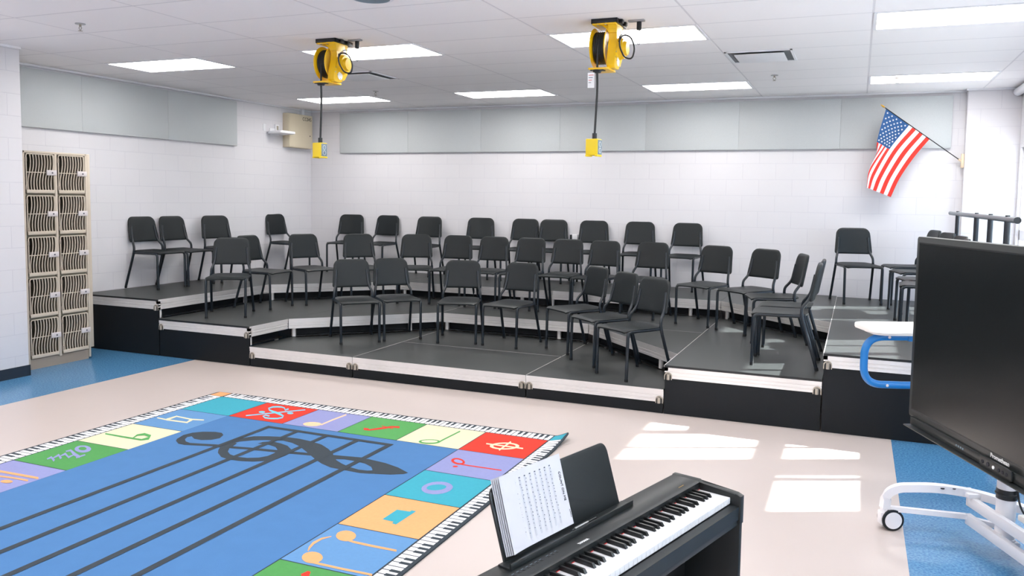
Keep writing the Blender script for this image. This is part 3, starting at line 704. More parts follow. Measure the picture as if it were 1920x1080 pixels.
# ------------------------------------------------------------------ flag
def make_flag():
    t = thing('flag', 'American flag on a thin pole, slanting out from the right end wall', 'flag', (1.09, 10.64, 2.25))
    O = Vector((1.09, 10.64, 2.25)); tip = Vector((.225, 10.375, 2.875))
    b = MB(); b.cyl((0, 0, 0), (tip - O) * .985, .0055, 'piano_dark', seg=10); b.build('pole', t)
    d = (tip - O).normalized(); b = MB(); b.tube([tip - O - d * .012, tip - O + d * .005, tip - O + d * .02, tip - O + d * .045], [.007, .011, .009, .002], 'brass', seg=12); b.build('finial', t)
    b = MB(); b.box((-.012, -.03, -.07), (.018, .03, .09), 'wood_light', bev=.003); b.cyl((-.04, -.012, .028), (0, 0, 0), .012, 'wood_light', seg=12); b.build('wall_bracket', t)
    A = [0, 3.5, 7, 13]; Bv = [0, .4, .7, 1]
    C = {0: [(.25, 10.382, 2.853), (.378, 10.424, 2.76), (.505, 10.462, 2.665), (.73, 10.53, 2.505)],
         .4: [(.17, 10.37, 2.47), (.24, 10.42, 2.43), (.31, 10.46, 2.39), (.58, 10.53, 2.30)],
         .7: [(.19, 10.47, 2.24), (.105, 10.43, 2.17), (.165, 10.46, 2.09), (.44, 10.53, 2.06)],
         1: [(.20, 10.48, 2.00), (.085, 10.43, 1.945), (.12, 10.46, 1.925), (.35, 10.53, 1.83)]}
    def lag(xs, ys, x):
        # monotone piecewise cubic (Catmull-Rom) interpolation
        n = len(xs); i = max(0, min(n - 2, sum(1 for v in xs[1:-1] if x >= v)))
        h = xs[i + 1] - xs[i]; t_ = (x - xs[i]) / h
        def sl(k):
            if k == 0: return (ys[1] - ys[0]) / (xs[1] - xs[0])
            if k == n - 1: return (ys[-1] - ys[-2]) / (xs[-1] - xs[-2])
            return (ys[k + 1] - ys[k - 1]) / (xs[k + 1] - xs[k - 1])
        m0, m1 = sl(i) * h, sl(i + 1) * h
        return ys[i] * (2 * t_ ** 3 - 3 * t_ ** 2 + 1) + m0 * (t_ ** 3 - 2 * t_ ** 2 + t_) + ys[i + 1] * (-2 * t_ ** 3 + 3 * t_ ** 2) + m1 * (t_ ** 3 - t_ ** 2)
    def P(a, b_):
        p = []
        for c in range(3):
            p.append(lag(Bv, [lag(A, [q[c] for q in C[k]], a) for k in Bv], b_))
        v = Vector(p); v.y += .010 * math.sin(a * 1.1 + b_ * 5) * b_
        if a < 3.5: v.y += .035 * (1 - a / 3.5) * b_
        return v - O
    b = MB(); NB = 30; sub = 3; vs = {}
    for i in range(13 * sub + 1):
        for j in range(NB + 1): vs[i, j] = b.bm.verts.new(P(i / sub, j / NB))
    cr, cw, cb = b.mi('flag_red'), b.mi('flag_white'), b.mi('flag_blue')
    for i in range(13 * sub):
        for j in range(NB):
            f = b.bm.faces.new([vs[i, j], vs[i + 1, j], vs[i + 1, j + 1], vs[i, j + 1]]); st = i // sub
            f.material_index = cb if (st < 7 and j < NB * .4) else (cr if st % 2 == 0 else cw)
    for row in range(9):
        for c_ in range(6 if row % 2 == 0 else 5):
            a0 = (row + 1) * .7; b0 = (c_ + (.5 if row % 2 == 0 else 1)) / 6 * .4
            ctr = P(a0, b0); du = (P(a0 + .1, b0) - P(a0 - .1, b0)).normalized(); dv = (P(a0, b0 + .01) - P(a0, b0 - .01)); nn = du.cross(dv).normalized(); dv = nn.cross(du)
            if nn.y > 0: nn = -nn
            pts = []
            for k in range(10):
                rr = .0125 if k % 2 == 0 else .0052; an = 2 * PI * k / 10; pts.append(ctr + nn * .003 + (du * math.cos(an) + dv * math.sin(an)) * rr)
            vv = [b.bm.verts.new(q) for q in pts]; f = b.bm.faces.new(vv); f.material_index = cw
    b.build('cloth', t, angle=70, recalc=False)
make_flag()
RUG_SHAPES = [('black',2,[(-4.191,4.515),(-4.24,4.552),(-4.301,4.552),(-4.386,4.516),(-4.434,4.465),(-4.449,4.395),(-4.419,4.306),(-4.391,4.269),(-4.325,4.225),(-4.263,4.221),(-4.181,4.243),(-4.064,4.276),(-4.02,4.296),(-4.046,4.329),(-4.174,4.295),(-4.266,4.272),(-4.319,4.287),(-4.362,4.323),(-4.384,4.367),(-4.372,4.396),(-4.31,4.357),(-4.243,4.355),(-4.183,4.389),(-4.159,4.444)]),('black',2,[(-4.056,4.267),(-3.896,4.3),(-3.756,4.328),(-3.562,4.353),(-3.339,4.391),(-3.173,4.417),(-2.967,4.454),(-2.998,4.503),(-3.206,4.466),(-3.371,4.435),(-3.596,4.398),(-3.789,4.368),(-3.931,4.34),(-4.093,4.307)]),('black',2,[(-4.02,4.296),(-4.044,4.333),(-4.047,4.429),(-4.024,4.507),(-3.974,4.582),(-3.883,4.624),(-3.758,4.665),(-3.638,4.67),(-3.527,4.655),(-3.416,4.624),(-3.312,4.561),(-3.226,4.493),(-3.183,4.439),(-3.117,4.382),(-3.049,4.343),(-2.965,4.307),(-2.885,4.29),(-2.823,4.297),(-2.797,4.314),(-2.745,4.265),(-2.776,4.253),(-2.84,4.237),(-2.969,4.243),(-3.072,4.25),(-3.169,4.288),(-3.261,4.344),(-3.337,4.397),(-3.415,4.451),(-3.525,4.525),(-3.625,4.569),(-3.715,4.584),(-3.784,4.558),(-3.838,4.543),(-3.913,4.498),(-3.976,4.439),(-3.99,4.38),(-3.995,4.323)]),('black',2,[(-3.202,4.459),(-3.079,4.472),(-2.941,4.492),(-2.8,4.471),(-2.679,4.43),(-2.566,4.367),(-2.583,4.334),(-2.651,4.292),(-2.744,4.263),(-2.81,4.284),(-2.799,4.319),(-2.842,4.369),(-2.914,4.405),(-3.003,4.42),(-3.083,4.421),(-3.14,4.4)]),('black',2,[(-4.029,4.323),(-3.978,4.237),(-3.932,4.182),(-3.849,4.123),(-3.772,4.103),(-3.681,4.108),(-3.597,4.133),(-3.531,4.177),(-3.489,4.24),(-3.484,4.324),(-3.492,4.401),(-3.532,4.444),(-3.61,4.502),(-3.692,4.528),(-3.778,4.538),(-3.824,4.5),(-3.831,4.454),(-3.791,4.46),(-3.739,4.464),(-3.667,4.444),(-3.618,4.404),(-3.588,4.341),(-3.586,4.268),(-3.616,4.216),(-3.681,4.18),(-3.756,4.169),(-3.836,4.191),(-3.891,4.231),(-3.931,4.29),(-3.95,4.36),(-3.965,4.402),(-4.018,4.41)]),('aqua',2,[(-4.252,5.315),(-4.252,5.278),(-4.293,5.321),(-4.341,5.341),(-4.379,5.334),(-4.408,5.311),(-4.406,5.254),(-4.343,5.189),(-4.276,5.153),(-4.219,5.134),(-4.163,5.11),(-4.136,5.098),(-4.128,5.083),(-4.142,5.044),(-4.188,5.022),(-4.246,5.026),(-4.265,5.032),(-4.266,5.057),(-4.222,5.046),(-4.245,5.078),(-4.286,5.08),(-4.282,5.038),(-4.221,4.992),(-4.163,4.992),(-4.116,5.014),(-4.101,5.057),(-4.138,5.117),(-4.191,5.155),(-4.253,5.185),(-4.308,5.201),(-4.362,5.221),(-4.379,5.233),(-4.376,5.275),(-4.348,5.296),(-4.315,5.306),(-4.28,5.296),(-4.225,5.24),(-4.22,5.28)]),('aqua',2,[(-4.395,4.98),(-4.089,5.322),(-4.108,5.346),(-4.416,5.003)]),('aqua',2,[(-4.343,5.142),(-4.338,5.134),(-4.336,5.126),(-4.336,5.118),(-4.34,5.112),(-4.346,5.107),(-4.354,5.105),(-4.363,5.106),(-4.372,5.108),(-4.381,5.114),(-4.388,5.12),(-4.394,5.128),(-4.396,5.136),(-4.395,5.144),(-4.392,5.151),(-4.386,5.155),(-4.378,5.157),(-4.369,5.157),(-4.359,5.154),(-4.35,5.149)]),('aqua',2,[(-4.118,5.209),(-4.113,5.201),(-4.111,5.193),(-4.112,5.185),(-4.116,5.179),(-4.122,5.175),(-4.129,5.172),(-4.138,5.173),(-4.148,5.176),(-4.156,5.181),(-4.163,5.188),(-4.168,5.196),(-4.17,5.204),(-4.17,5.212),(-4.166,5.218),(-4.16,5.223),(-4.152,5.225),(-4.143,5.224),(-4.134,5.221),(-4.125,5.216)]),('peach',2,[(-3.726,5.046),(-3.718,5.03),(-3.718,5.013),(-3.724,4.996),(-3.737,4.982),(-3.755,4.97),(-3.776,4.963),(-3.799,4.962),(-3.82,4.965),(-3.839,4.974),(-3.853,4.986),(-3.861,5.002),(-3.862,5.019),(-3.856,5.036),(-3.843,5.051),(-3.825,5.063),(-3.803,5.07),(-3.78,5.072),(-3.758,5.068),(-3.74,5.059)]),('peach',2,[(-3.708,5.018),(-3.711,5.164),(-3.703,5.338),(-3.724,5.364),(-3.732,5.188),(-3.729,5.041)]),('red',2,[(-3.353,5.05),(-3.306,5.051),(-3.265,5.095),(-3.222,5.146),(-3.199,5.193),(-3.135,5.201),(-3.161,5.246),(-3.22,5.226),(-3.248,5.184),(-3.29,5.132),(-3.324,5.077),(-3.381,5.099)]),('red',2,[(-3.282,5.187),(-3.167,5.165),(-3.176,5.182),(-3.291,5.204)]),('red',2,[(-3.327,5.086),(-3.324,5.079),(-3.323,5.072),(-3.323,5.065),(-3.327,5.06),(-3.331,5.056),(-3.338,5.055),(-3.345,5.055),(-3.352,5.058),(-3.358,5.063),(-3.364,5.069),(-3.367,5.076),(-3.369,5.084),(-3.368,5.09),(-3.365,5.096),(-3.36,5.099),(-3.354,5.101),(-3.346,5.1),(-3.339,5.097),(-3.333,5.093)]),('red',2,[(-3.146,5.225),(-3.143,5.218),(-3.142,5.212),(-3.142,5.206),(-3.145,5.201),(-3.149,5.198),(-3.154,5.197),(-3.16,5.198),(-3.166,5.201),(-3.171,5.205),(-3.176,5.211),(-3.179,5.217),(-3.18,5.224),(-3.179,5.23),(-3.177,5.234),(-3.173,5.237),(-3.167,5.239),(-3.162,5.238),(-3.156,5.235),(-3.15,5.231)]),('green',2,[(-2.693,5.033),(-2.689,5.016),(-2.692,4.998),(-2.702,4.98),(-2.717,4.964),(-2.738,4.952),(-2.761,4.944),(-2.784,4.942),(-2.806,4.945),(-2.823,4.954),(-2.835,4.967),(-2.84,4.983),(-2.838,5.001),(-2.828,5.019),(-2.812,5.036),(-2.791,5.048),(-2.768,5.056),(-2.744,5.058),(-2.723,5.055),(-2.705,5.046)]),('cream',3,[(-2.714,5.03),(-2.712,5.02),(-2.715,5.008),(-2.723,4.997),(-2.736,4.986),(-2.752,4.977),(-2.769,4.971),(-2.786,4.968),(-2.801,4.968),(-2.813,4.972),(-2.821,4.98),(-2.823,4.99),(-2.82,5.001),(-2.811,5.013),(-2.799,5.024),(-2.783,5.033),(-2.765,5.039),(-2.748,5.042),(-2.733,5.041),(-2.721,5.037)]),('green',2,[(-2.692,4.994),(-2.691,5.065),(-2.677,5.312),(-2.693,5.335),(-2.707,5.086),(-2.708,5.014)]),('cream',2,[(-2.143,5.175),(-2.138,5.15),(-2.142,5.123),(-2.156,5.097),(-2.178,5.075),(-2.206,5.058),(-2.236,5.048),(-2.267,5.046),(-2.295,5.052),(-2.318,5.066),(-2.333,5.087),(-2.339,5.112),(-2.335,5.139),(-2.321,5.166),(-2.299,5.189),(-2.271,5.206),(-2.24,5.217),(-2.208,5.218),(-2.18,5.211),(-2.157,5.196)]),('red',3,[(-2.166,5.164),(-2.163,5.148),(-2.168,5.129),(-2.179,5.111),(-2.196,5.095),(-2.217,5.083),(-2.24,5.075),(-2.263,5.072),(-2.283,5.076),(-2.3,5.084),(-2.31,5.098),(-2.313,5.114),(-2.309,5.133),(-2.298,5.151),(-2.281,5.167),(-2.26,5.18),(-2.236,5.188),(-2.213,5.19),(-2.192,5.187),(-2.176,5.178)]),('cream',4,[(-2.372,5.112),(-2.092,5.119),(-2.102,5.145),(-2.383,5.138)]),('cream',4,[(-2.244,5.251),(-2.242,5.038),(-2.226,5.016),(-2.227,5.227)]),('red',2,[(-2.331,4.695),(-2.326,4.678),(-2.326,4.662),(-2.332,4.65),(-2.343,4.643),(-2.358,4.641),(-2.375,4.644),(-2.393,4.653),(-2.41,4.666),(-2.425,4.683),(-2.436,4.701),(-2.441,4.719),(-2.441,4.735),(-2.435,4.747),(-2.424,4.755),(-2.409,4.757),(-2.391,4.753),(-2.373,4.744),(-2.356,4.73),(-2.341,4.713)]),('lavender',3,[(-2.347,4.694),(-2.345,4.685),(-2.346,4.677),(-2.351,4.671),(-2.358,4.668),(-2.368,4.668),(-2.379,4.671),(-2.391,4.676),(-2.401,4.684),(-2.41,4.694),(-2.416,4.703),(-2.418,4.713),(-2.417,4.721),(-2.413,4.727),(-2.405,4.73),(-2.395,4.73),(-2.384,4.727),(-2.372,4.721),(-2.362,4.713),(-2.353,4.704)]),('red',2,[(-2.353,4.647),(-2.315,4.643),(-2.046,4.647),(-2.053,4.664),(-2.323,4.661),(-2.361,4.665)]),('red',2,[(-2.337,4.607),(-2.336,4.602),(-2.336,4.597),(-2.338,4.592),(-2.341,4.588),(-2.345,4.585),(-2.351,4.583),(-2.356,4.583),(-2.361,4.585),(-2.366,4.588),(-2.369,4.592),(-2.37,4.597),(-2.37,4.602),(-2.369,4.607),(-2.365,4.611),(-2.361,4.614),(-2.355,4.616),(-2.35,4.616),(-2.345,4.614),(-2.34,4.611)]),('lavender',2,[(-2.195,4.262),(-2.183,4.23),(-2.18,4.197),(-2.186,4.165),(-2.2,4.137),(-2.221,4.117),(-2.247,4.104),(-2.275,4.102),(-2.303,4.109),(-2.328,4.126),(-2.349,4.151),(-2.362,4.182),(-2.366,4.215),(-2.361,4.248),(-2.348,4.278),(-2.326,4.3),(-2.299,4.313),(-2.27,4.315),(-2.241,4.306),(-2.215,4.288)]),('teal',3,[(-2.231,4.246),(-2.226,4.231),(-2.227,4.214),(-2.232,4.197),(-2.242,4.182),(-2.256,4.169),(-2.272,4.161),(-2.288,4.157),(-2.304,4.159),(-2.318,4.165),(-2.328,4.177),(-2.334,4.191),(-2.334,4.208),(-2.329,4.225),(-2.319,4.241),(-2.305,4.254),(-2.288,4.263),(-2.271,4.267),(-2.255,4.265),(-2.241,4.258)]),('teal',2,[(-2.313,3.815),(-2.234,3.821),(-2.234,3.84),(-2.204,3.838),(-2.21,3.635),(-2.238,3.64),(-2.241,3.662),(-2.314,3.666)]),('orange',2,[(-2.32,3.427),(-2.311,3.408),(-2.307,3.39),(-2.309,3.374),(-2.317,3.36),(-2.329,3.351),(-2.345,3.348),(-2.363,3.349),(-2.382,3.357),(-2.399,3.369),(-2.414,3.385),(-2.423,3.403),(-2.428,3.421),(-2.426,3.438),(-2.418,3.452),(-2.406,3.462),(-2.389,3.465),(-2.37,3.463),(-2.351,3.455),(-2.334,3.443)]),('orange',2,[(-2.334,3.359),(-2.285,3.349),(-2.173,3.346),(-2.034,3.35),(-2.044,3.369),(-2.184,3.368),(-2.297,3.37),(-2.344,3.378)]),('orange',2,[(-2.322,3.15),(-2.313,3.133),(-2.309,3.116),(-2.31,3.1),(-2.318,3.087),(-2.33,3.078),(-2.346,3.075),(-2.364,3.076),(-2.382,3.083),(-2.4,3.094),(-2.414,3.109),(-2.424,3.126),(-2.429,3.143),(-2.428,3.16),(-2.42,3.173),(-2.408,3.182),(-2.392,3.186),(-2.373,3.184),(-2.354,3.177),(-2.337,3.165)]),('orange',2,[(-2.344,3.079),(-2.283,3.078),(-2.165,3.078),(-2.052,3.082),(-2.002,3.083),(-2.011,3.101),(-2.062,3.1),(-2.175,3.096),(-2.294,3.097),(-2.354,3.096)]),('orange',2,[(-2.433,3.373),(-2.466,3.335),(-2.474,3.275),(-2.458,3.221),(-2.436,3.182),(-2.429,3.18),(-2.442,3.213),(-2.454,3.259),(-2.451,3.319),(-2.428,3.366)]),('red',2,[(-2.309,2.966),(-2.3,3.006),(-2.281,3.002),(-2.263,2.966),(-2.289,2.948)]),('cream',2,[(-4.962,4.643),(-4.844,4.628),(-4.748,4.632),(-4.65,4.637),(-4.676,4.665),(-4.775,4.66),(-4.871,4.656),(-4.984,4.665)]),('cream',2,[(-4.844,4.625),(-4.861,4.746),(-4.886,4.766),(-4.892,4.665)]),('cream',2,[(-4.861,4.736),(-4.692,4.716),(-4.594,4.745),(-4.615,4.768),(-4.718,4.744),(-4.883,4.76)]),('cream',2,[(-4.656,4.637),(-4.675,4.712),(-4.726,4.752),(-4.684,4.659)]),('green',2,[(-4.961,4.172),(-4.811,4.167),(-4.61,4.169),(-4.638,4.197),(-4.841,4.195),(-4.986,4.196)]),('green',2,[(-4.701,4.18),(-4.723,4.241),(-4.688,4.27),(-4.629,4.252),(-4.632,4.247),(-4.637,4.194),(-4.611,4.172),(-4.579,4.207),(-4.653,4.297),(-4.734,4.314),(-4.756,4.266),(-4.717,4.191)]),('lavender',2,[(-4.82,3.614),(-4.822,3.642),(-4.765,3.612),(-4.764,3.61),(-4.748,3.604),(-4.772,3.632),(-4.858,3.673),(-4.841,3.626)]),('lavender',2,[(-4.804,3.646),(-4.817,3.692),(-4.753,3.653),(-4.765,3.677),(-4.86,3.727),(-4.824,3.657)]),('lavender',2,[(-4.8,3.695),(-4.801,3.727),(-4.721,3.689),(-4.743,3.743),(-4.763,3.756),(-4.757,3.719),(-4.843,3.763),(-4.82,3.708)]),('lavender',2,[(-4.85,3.773),(-4.838,3.795),(-4.739,3.741),(-4.662,3.721),(-4.694,3.755),(-4.775,3.784),(-4.872,3.827),(-4.876,3.791)]),('lavender',2,[(-4.757,3.888),(-4.739,3.87),(-4.727,3.851),(-4.724,3.834),(-4.728,3.82),(-4.74,3.811),(-4.758,3.806),(-4.781,3.808),(-4.807,3.815),(-4.833,3.826),(-4.856,3.842),(-4.875,3.86),(-4.887,3.879),(-4.892,3.897),(-4.888,3.911),(-4.875,3.921),(-4.856,3.926),(-4.833,3.924),(-4.806,3.917),(-4.78,3.904)]),('greenb',3,[(-4.792,3.882),(-4.783,3.873),(-4.777,3.864),(-4.775,3.856),(-4.777,3.849),(-4.783,3.844),(-4.792,3.842),(-4.804,3.843),(-4.816,3.846),(-4.829,3.852),(-4.84,3.859),(-4.849,3.868),(-4.855,3.877),(-4.857,3.886),(-4.855,3.893),(-4.849,3.897),(-4.84,3.9),(-4.828,3.899),(-4.816,3.895),(-4.803,3.889)]),('lavender',2,[(-4.674,3.708),(-4.674,3.777),(-4.7,3.794),(-4.699,3.725)]),('orange',2,[(-4.896,3.325),(-4.86,3.326),(-4.689,3.332),(-4.536,3.338),(-4.567,3.364),(-4.722,3.359),(-4.894,3.352),(-4.93,3.352)]),('orange',2,[(-4.8,3.268),(-4.679,3.283),(-4.557,3.287),(-4.581,3.307),(-4.704,3.302),(-4.826,3.287)]),('orange',2,[(-4.635,3.249),(-4.629,3.243),(-4.627,3.236),(-4.628,3.228),(-4.634,3.222),(-4.642,3.216),(-4.654,3.212),(-4.666,3.211),(-4.679,3.212),(-4.691,3.214),(-4.701,3.219),(-4.707,3.226),(-4.71,3.233),(-4.708,3.24),(-4.703,3.247),(-4.694,3.253),(-4.683,3.256),(-4.67,3.258),(-4.657,3.257),(-4.645,3.254)])]

# ------------------------------------------------------------------ rug
RZ = .010
BMAT = {'blue': 'rug_blue', 'paleblue': 'rug_paleblue'}
def rug():
    b = MB(); x0, x1, y0, y1 = -5.165, -1.885, 1.51, 5.53
    kb = b.mi('rug_black'); gx = [x0 + (x1 - x0 - .2) * k / 8 for k in range(9)] + [x1 - .2 + .02 * k for k in range(1, 11)]; gy = [y0 + (y1 - y0 - .4) * k / 8 for k in range(9)] + [y1 - .4 + .02 * k for k in range(1, 21)]
    cr = .05
    def rc(x, y):       # rounded corners
        for cx, cy, sx, sy in ((x0 + cr, y0 + cr, -1, -1), (x1 - cr, y0 + cr, 1, -1), (x0 + cr, y1 - cr, -1, 1), (x1 - cr, y1 - cr, 1, 1)):
            dx, dy = (x - cx) * sx, (y - cy) * sy
            if dx > 0 and dy > 0:
                m_ = max(dx, dy); d_ = math.hypot(dx, dy)
                return cx + sx * dx * m_ / d_, cy + sy * dy * m_ / d_
        return x, y
    G0 = {}; G1 = {}
    for i, x in enumerate(gx):
        for j, y in enumerate(gy):
            X_, Y_ = rc(x, y); G1[i, j] = b.bm.verts.new((X_, Y_, RZ - .001)); G0[i, j] = b.bm.verts.new((X_, Y_, .0005))
    def qf(*v): f = b.bm.faces.new(v); f.material_index = kb
    ni, nj = len(gx) - 1, len(gy) - 1
    for i in range(ni):
        for j in range(nj): qf(G1[i, j], G1[i + 1, j], G1[i + 1, j + 1], G1[i, j + 1]); qf(G0[i, j], G0[i, j + 1], G0[i + 1, j + 1], G0[i + 1, j])
        qf(G0[i, 0], G0[i + 1, 0], G1[i + 1, 0], G1[i, 0]); qf(G0[i, nj], G1[i, nj], G1[i + 1, nj], G0[i + 1, nj])
    for j in range(nj): qf(G0[0, j], G1[0, j], G1[0, j + 1], G0[0, j + 1]); qf(G0[ni, j], G0[ni, j + 1], G1[ni, j + 1], G1[ni, j])
    def rect(xa, ya, xb, yb, m, lay): b.flat([(xa, ya), (xb, ya), (xb, yb), (xa, yb)], RZ + lay * .0003, 'rug_' + m)
    ix0, ix1, iy0, iy1 = -5.01, -2.005, 1.66, 5.385
    fx0, fx1, fy0, fy1 = -4.53, -2.50, 2.125, 4.93
    # keyboard border: white keys with black keys on the outer half
    def keys(n, f):
        for k in range(n):
            f(k, (k + .08) / n, (k + .92) / n, 'white', 0, 1)
            if k % 7 not in (2, 6): f(k, (k + .72) / n, (k + 1.28) / n, 'black', .42, 1)
    ox0, ox1, oy0, oy1 = x0 + .02, x1 - .02, y0 + .02, y1 - .02
    def strip(ax_, lo, hi, a, c, n):       # a: inner coordinate, c: outer coordinate
        def f(k, t0, t1, m, d0, d1):
            u0, u1 = lo + (hi - lo) * t0, lo + (hi - lo) * t1; v0, v1 = a + (c - a) * d0, a + (c - a) * d1
            lay = 1 if m == 'white' else 2
            if ax_ == 'x': rect(u0, min(v0, v1), u1, max(v0, v1), m, lay)
            else: rect(min(v0, v1), u0, max(v0, v1), u1, m, lay)
        keys(n, f)
    strip('x', ix0 + .01, ix1 + .0, iy1 + .008, oy1, 70); strip('y', iy0, iy1, ix1 + .008, ox1, 84)
    strip('y', iy0, iy1, ix0 - .008, ox0, 84); strip('x', ix0, ix1, iy0 - .008, oy0, 70)
    rect(ox0, iy1 + .006, ix0 - .006, oy1, 'orange', 1); [rect(ix1 + .006 + (ox1 - ix1 - .006) * i / 5, iy1 + .006 + (oy1 - iy1 - .006) * j / 5, ix1 + .006 + (ox1 - ix1 - .006) * (i + 1) / 5, iy1 + .006 + (oy1 - iy1 - .006) * (j + 1) / 5, 'teal', 1) for i in range(5) for j in range(5)]
    rect(ox0, oy0, ix0 - .006, iy0 - .006, 'green', 1); rect(ix1 + .006, oy0, ox1, iy0 - .006, 'red', 1)
    g = .0035
    rect(fx0 + g, fy0, fx1 - g, fy1 - g, 'blue', 1)
    xs_ = [-5.01, -4.525, -4.005, -3.50, -3.00, -2.50, -2.005]; ys_ = [5.385, 4.93, 4.46, 3.985, 3.52, 3.055, 2.59, 2.125, 1.66]
    far = ['teal', 'red', 'lavender', 'green', 'cream', 'red']; left = ['paleblue', 'cream', 'greenb', 'lavender', 'orange', 'red', 'teal']; right = ['lavender', 'teal', 'orange', 'paleblue', 'greenb', 'red', 'cream']
    near = ['orange', 'green', 'cream', 'lavender', 'red', 'teal']
    for k in range(6):
        rect(xs_[k] + g, ys_[1] + g, xs_[k + 1] - g, ys_[0] - g, far[k], 1); rect(xs_[k] + g, ys_[8] + g, xs_[k + 1] - g, ys_[7] - g, near[k], 1)
    for k in range(1, 7):
        rect(xs_[0] + g, ys_[k + 1] + g, xs_[1] - g, ys_[k] - g, left[k - 1], 1); rect(xs_[5] + g, ys_[k + 1] + g, xs_[6] - g, ys_[k] - g, right[k - 1], 1)
    for n_, (m_, lay, poly) in enumerate(RUG_SHAPES): b.flat([tuple(p) for p in poly], RZ + lay * .0004 + n_ * .00002, 'rug_' + m_)
    for xl in (-4.035, -3.77, -3.51, -3.245, -2.98): rect(xl - .021, fy0 + .15, xl + .021, 4.835, 'black', 8)
    rect(-4.056, 4.795, -2.959, 4.837, 'black', 9)
    # refine the far corner and curl it up a little
    bm = b.bm
    def lift(x, y):
        return .05 * max(0, (x + 2.0) / .115) ** 1.4 * max(0, (y - 5.10) / .43) ** 1.5
    for v in bm.verts: v.co.z += lift(v.co.x, v.co.y)
    o = b.build('rug', smooth=False, recalc=False)
    tag(o, 'large blue music rug with a treble clef, note squares and a piano-key border', 'rug')
rug()

# ------------------------------------------------------------------ screen on its rolling stand; local x along the screen towards the near end, local y out of its face
TVX = Matrix(((.39000534, -.9208126, 0, .32192), (-.9208126, -.39000534, 0, 5.03898), (0, 0, 1, 0), (0, 0, 0, 1)))
def place(t, M):
    t.location = M.translation; t.rotation_euler = M.to_euler()
tv = thing('interactive_screen', 'large black interactive display screen on a white rolling stand at right', 'screen')
# that matrix mirrors, so use its proper rotation with local y pointing away from the face
def tvm(): 
    u = Vector((.39000534, -.9208126, 0)); n = Vector((-.9208126, -.39000534, 0)); bk = Vector((0, 0, 1)).cross(u)   # = away from the viewer side
    return Matrix(((u.x, bk.x, 0, .32192), (u.y, bk.y, 0, 5.03898), (0, 0, 1, 0), (0, 0, 0, 1)))
TM = tvm(); place(tv, TM)      # local +y = behind the screen
W_, Z0, Z1 = 1.75, .556, 1.573
RX = Matrix.Rotation(R(90), 4, 'X')    # xy-polygon -> xz, thickness along -y
b = MB(); b.prism(rounded(0, Z0, W_, Z1, .018, 4), -.045, .008, 'tv_frame', xf=RX, bev=.004); b.prism(rounded(.06, Z0 + .05, W_ - .06, Z1 - .05, .03, 4), -.08, -.045, 'tv_frame', xf=RX)
b.build('housing', tv)
b = MB(); b.box((.034, -.0095, .602), (W_ - .034, -.004, Z1 - .040), 'tv_screen'); b.build('screen_glass', tv)
b = MB()
for lo, hi in (((.026, -.0092, .594), (W_ - .026, -.0075, .602)), ((.026, -.0092, Z1 - .040), (W_ - .026, -.0075, Z1 - .032)), ((.026, -.0092, .594), (.034, -.0075, Z1 - .032)), ((W_ - .034, -.0092, .594), (W_ - .026, -.0075, Z1 - .032))): b.box(lo, hi, 'black')
b.build('inner_bezel', tv)
b = MB(); b.box((.04, -.018, .515), (W_ - .04, .03, Z0 + .004), 'tv_chin', bev=.004); b.prism([(0, -.055), (0, -.045), (W_, -.045), (W_, -.055)][::-1] if False else [(.03, -.050), (W_ - .03, -.050), (W_ - .03, .02), (.03, .02)], .505, .512, 'tv_chin', bev=.002); b.build('pen_tray', tv)
b = MB(); b.prism([(.75, .520), (.77, .508), (.98, .508), (1.0, .520), (1.0, .566), (.75, .566)], .018, .030, 'tv_chin', xf=RX, bev=.003)
pn = b.build('control_panel', tv)
b = MB()
for k, x_ in enumerate((.775, .82, .865, .905, .935, .965)): b.cyl((x_, -.033, .540), (x_, -.0295, .540), .0085 if k != 1 else .011, 'ink_dark' if k != 2 else 'white_label', seg=14)
b.build('buttons', pn)
b = MB()
for k in range(4): b.box((.52 + .02 * k, -.0195, .536), (.53 + .02 * k, -.018, .545), 'face_grey')
b.build('ports', tv)
text_obj('Promethean', .030, 'white_label', tv, Matrix.Translation((.875, -.0095, .580)) @ RX, bold=.0006)
b = MB(); b.box((.45, .08, .75), (1.30, .10, 1.35), 'tv_frame', bev=.003); b.build('rear_mount', tv)

st = thing('screen_stand', 'white wheeled stand with round posts and low rails under the big screen', 'screen stand'); place(st, TM)
for x_ in (.61, 1.14):
    b = MB(); b.cyl((x_, .20, .10), (x_, .20, 1.30), .045, 'cart_white', seg=28); b.build('post', st)
b = MB(); b.box((.45, .10, .80), (1.30, .155, .86), 'cart_white', bev=.004); b.box((.45, .10, 1.2), (1.30, .155, 1.26), 'cart_white', bev=.004); b.build('mount_bracket', st)
b = MB(); b.tube([(.61 + .047 * math.cos(a * PI / 12), .20 + .047 * math.sin(a * PI / 12), .325) for a in range(24)], .006, 'black', seg=6, closed=True)
b.cyl((.61, .20, .300), (.61, .20, .350), .0475, 'black', seg=28); b.build('cable_strap', st)
b = MB(); b.tube(fillet([(.66, .22, .50), (.665, .22, .34), (.68, .23, .27), (.80, .26, .18), (.9, .28, .16)], .06, 5), .005, 'black', seg=8); b.build('power_cable', st)
b = MB(); b.box((.37, .135, .172), (1.38, .165, .228), 'cart_white', bev=.004); b.build('upper_rail', st)
b = MB(); b.box((.37, .135, .072), (1.38, .165, .128), 'cart_white', bev=.004); b.cyl((.61, .20, .085), (.61, .20, .10), .05, 'cart_white'); b.box((.56, .15, .07), (.66, .25, .09), 'cart_white'); b.box((1.09, .15, .07), (1.19, .25, .09), 'cart_white'); b.build('lower_rail', st)
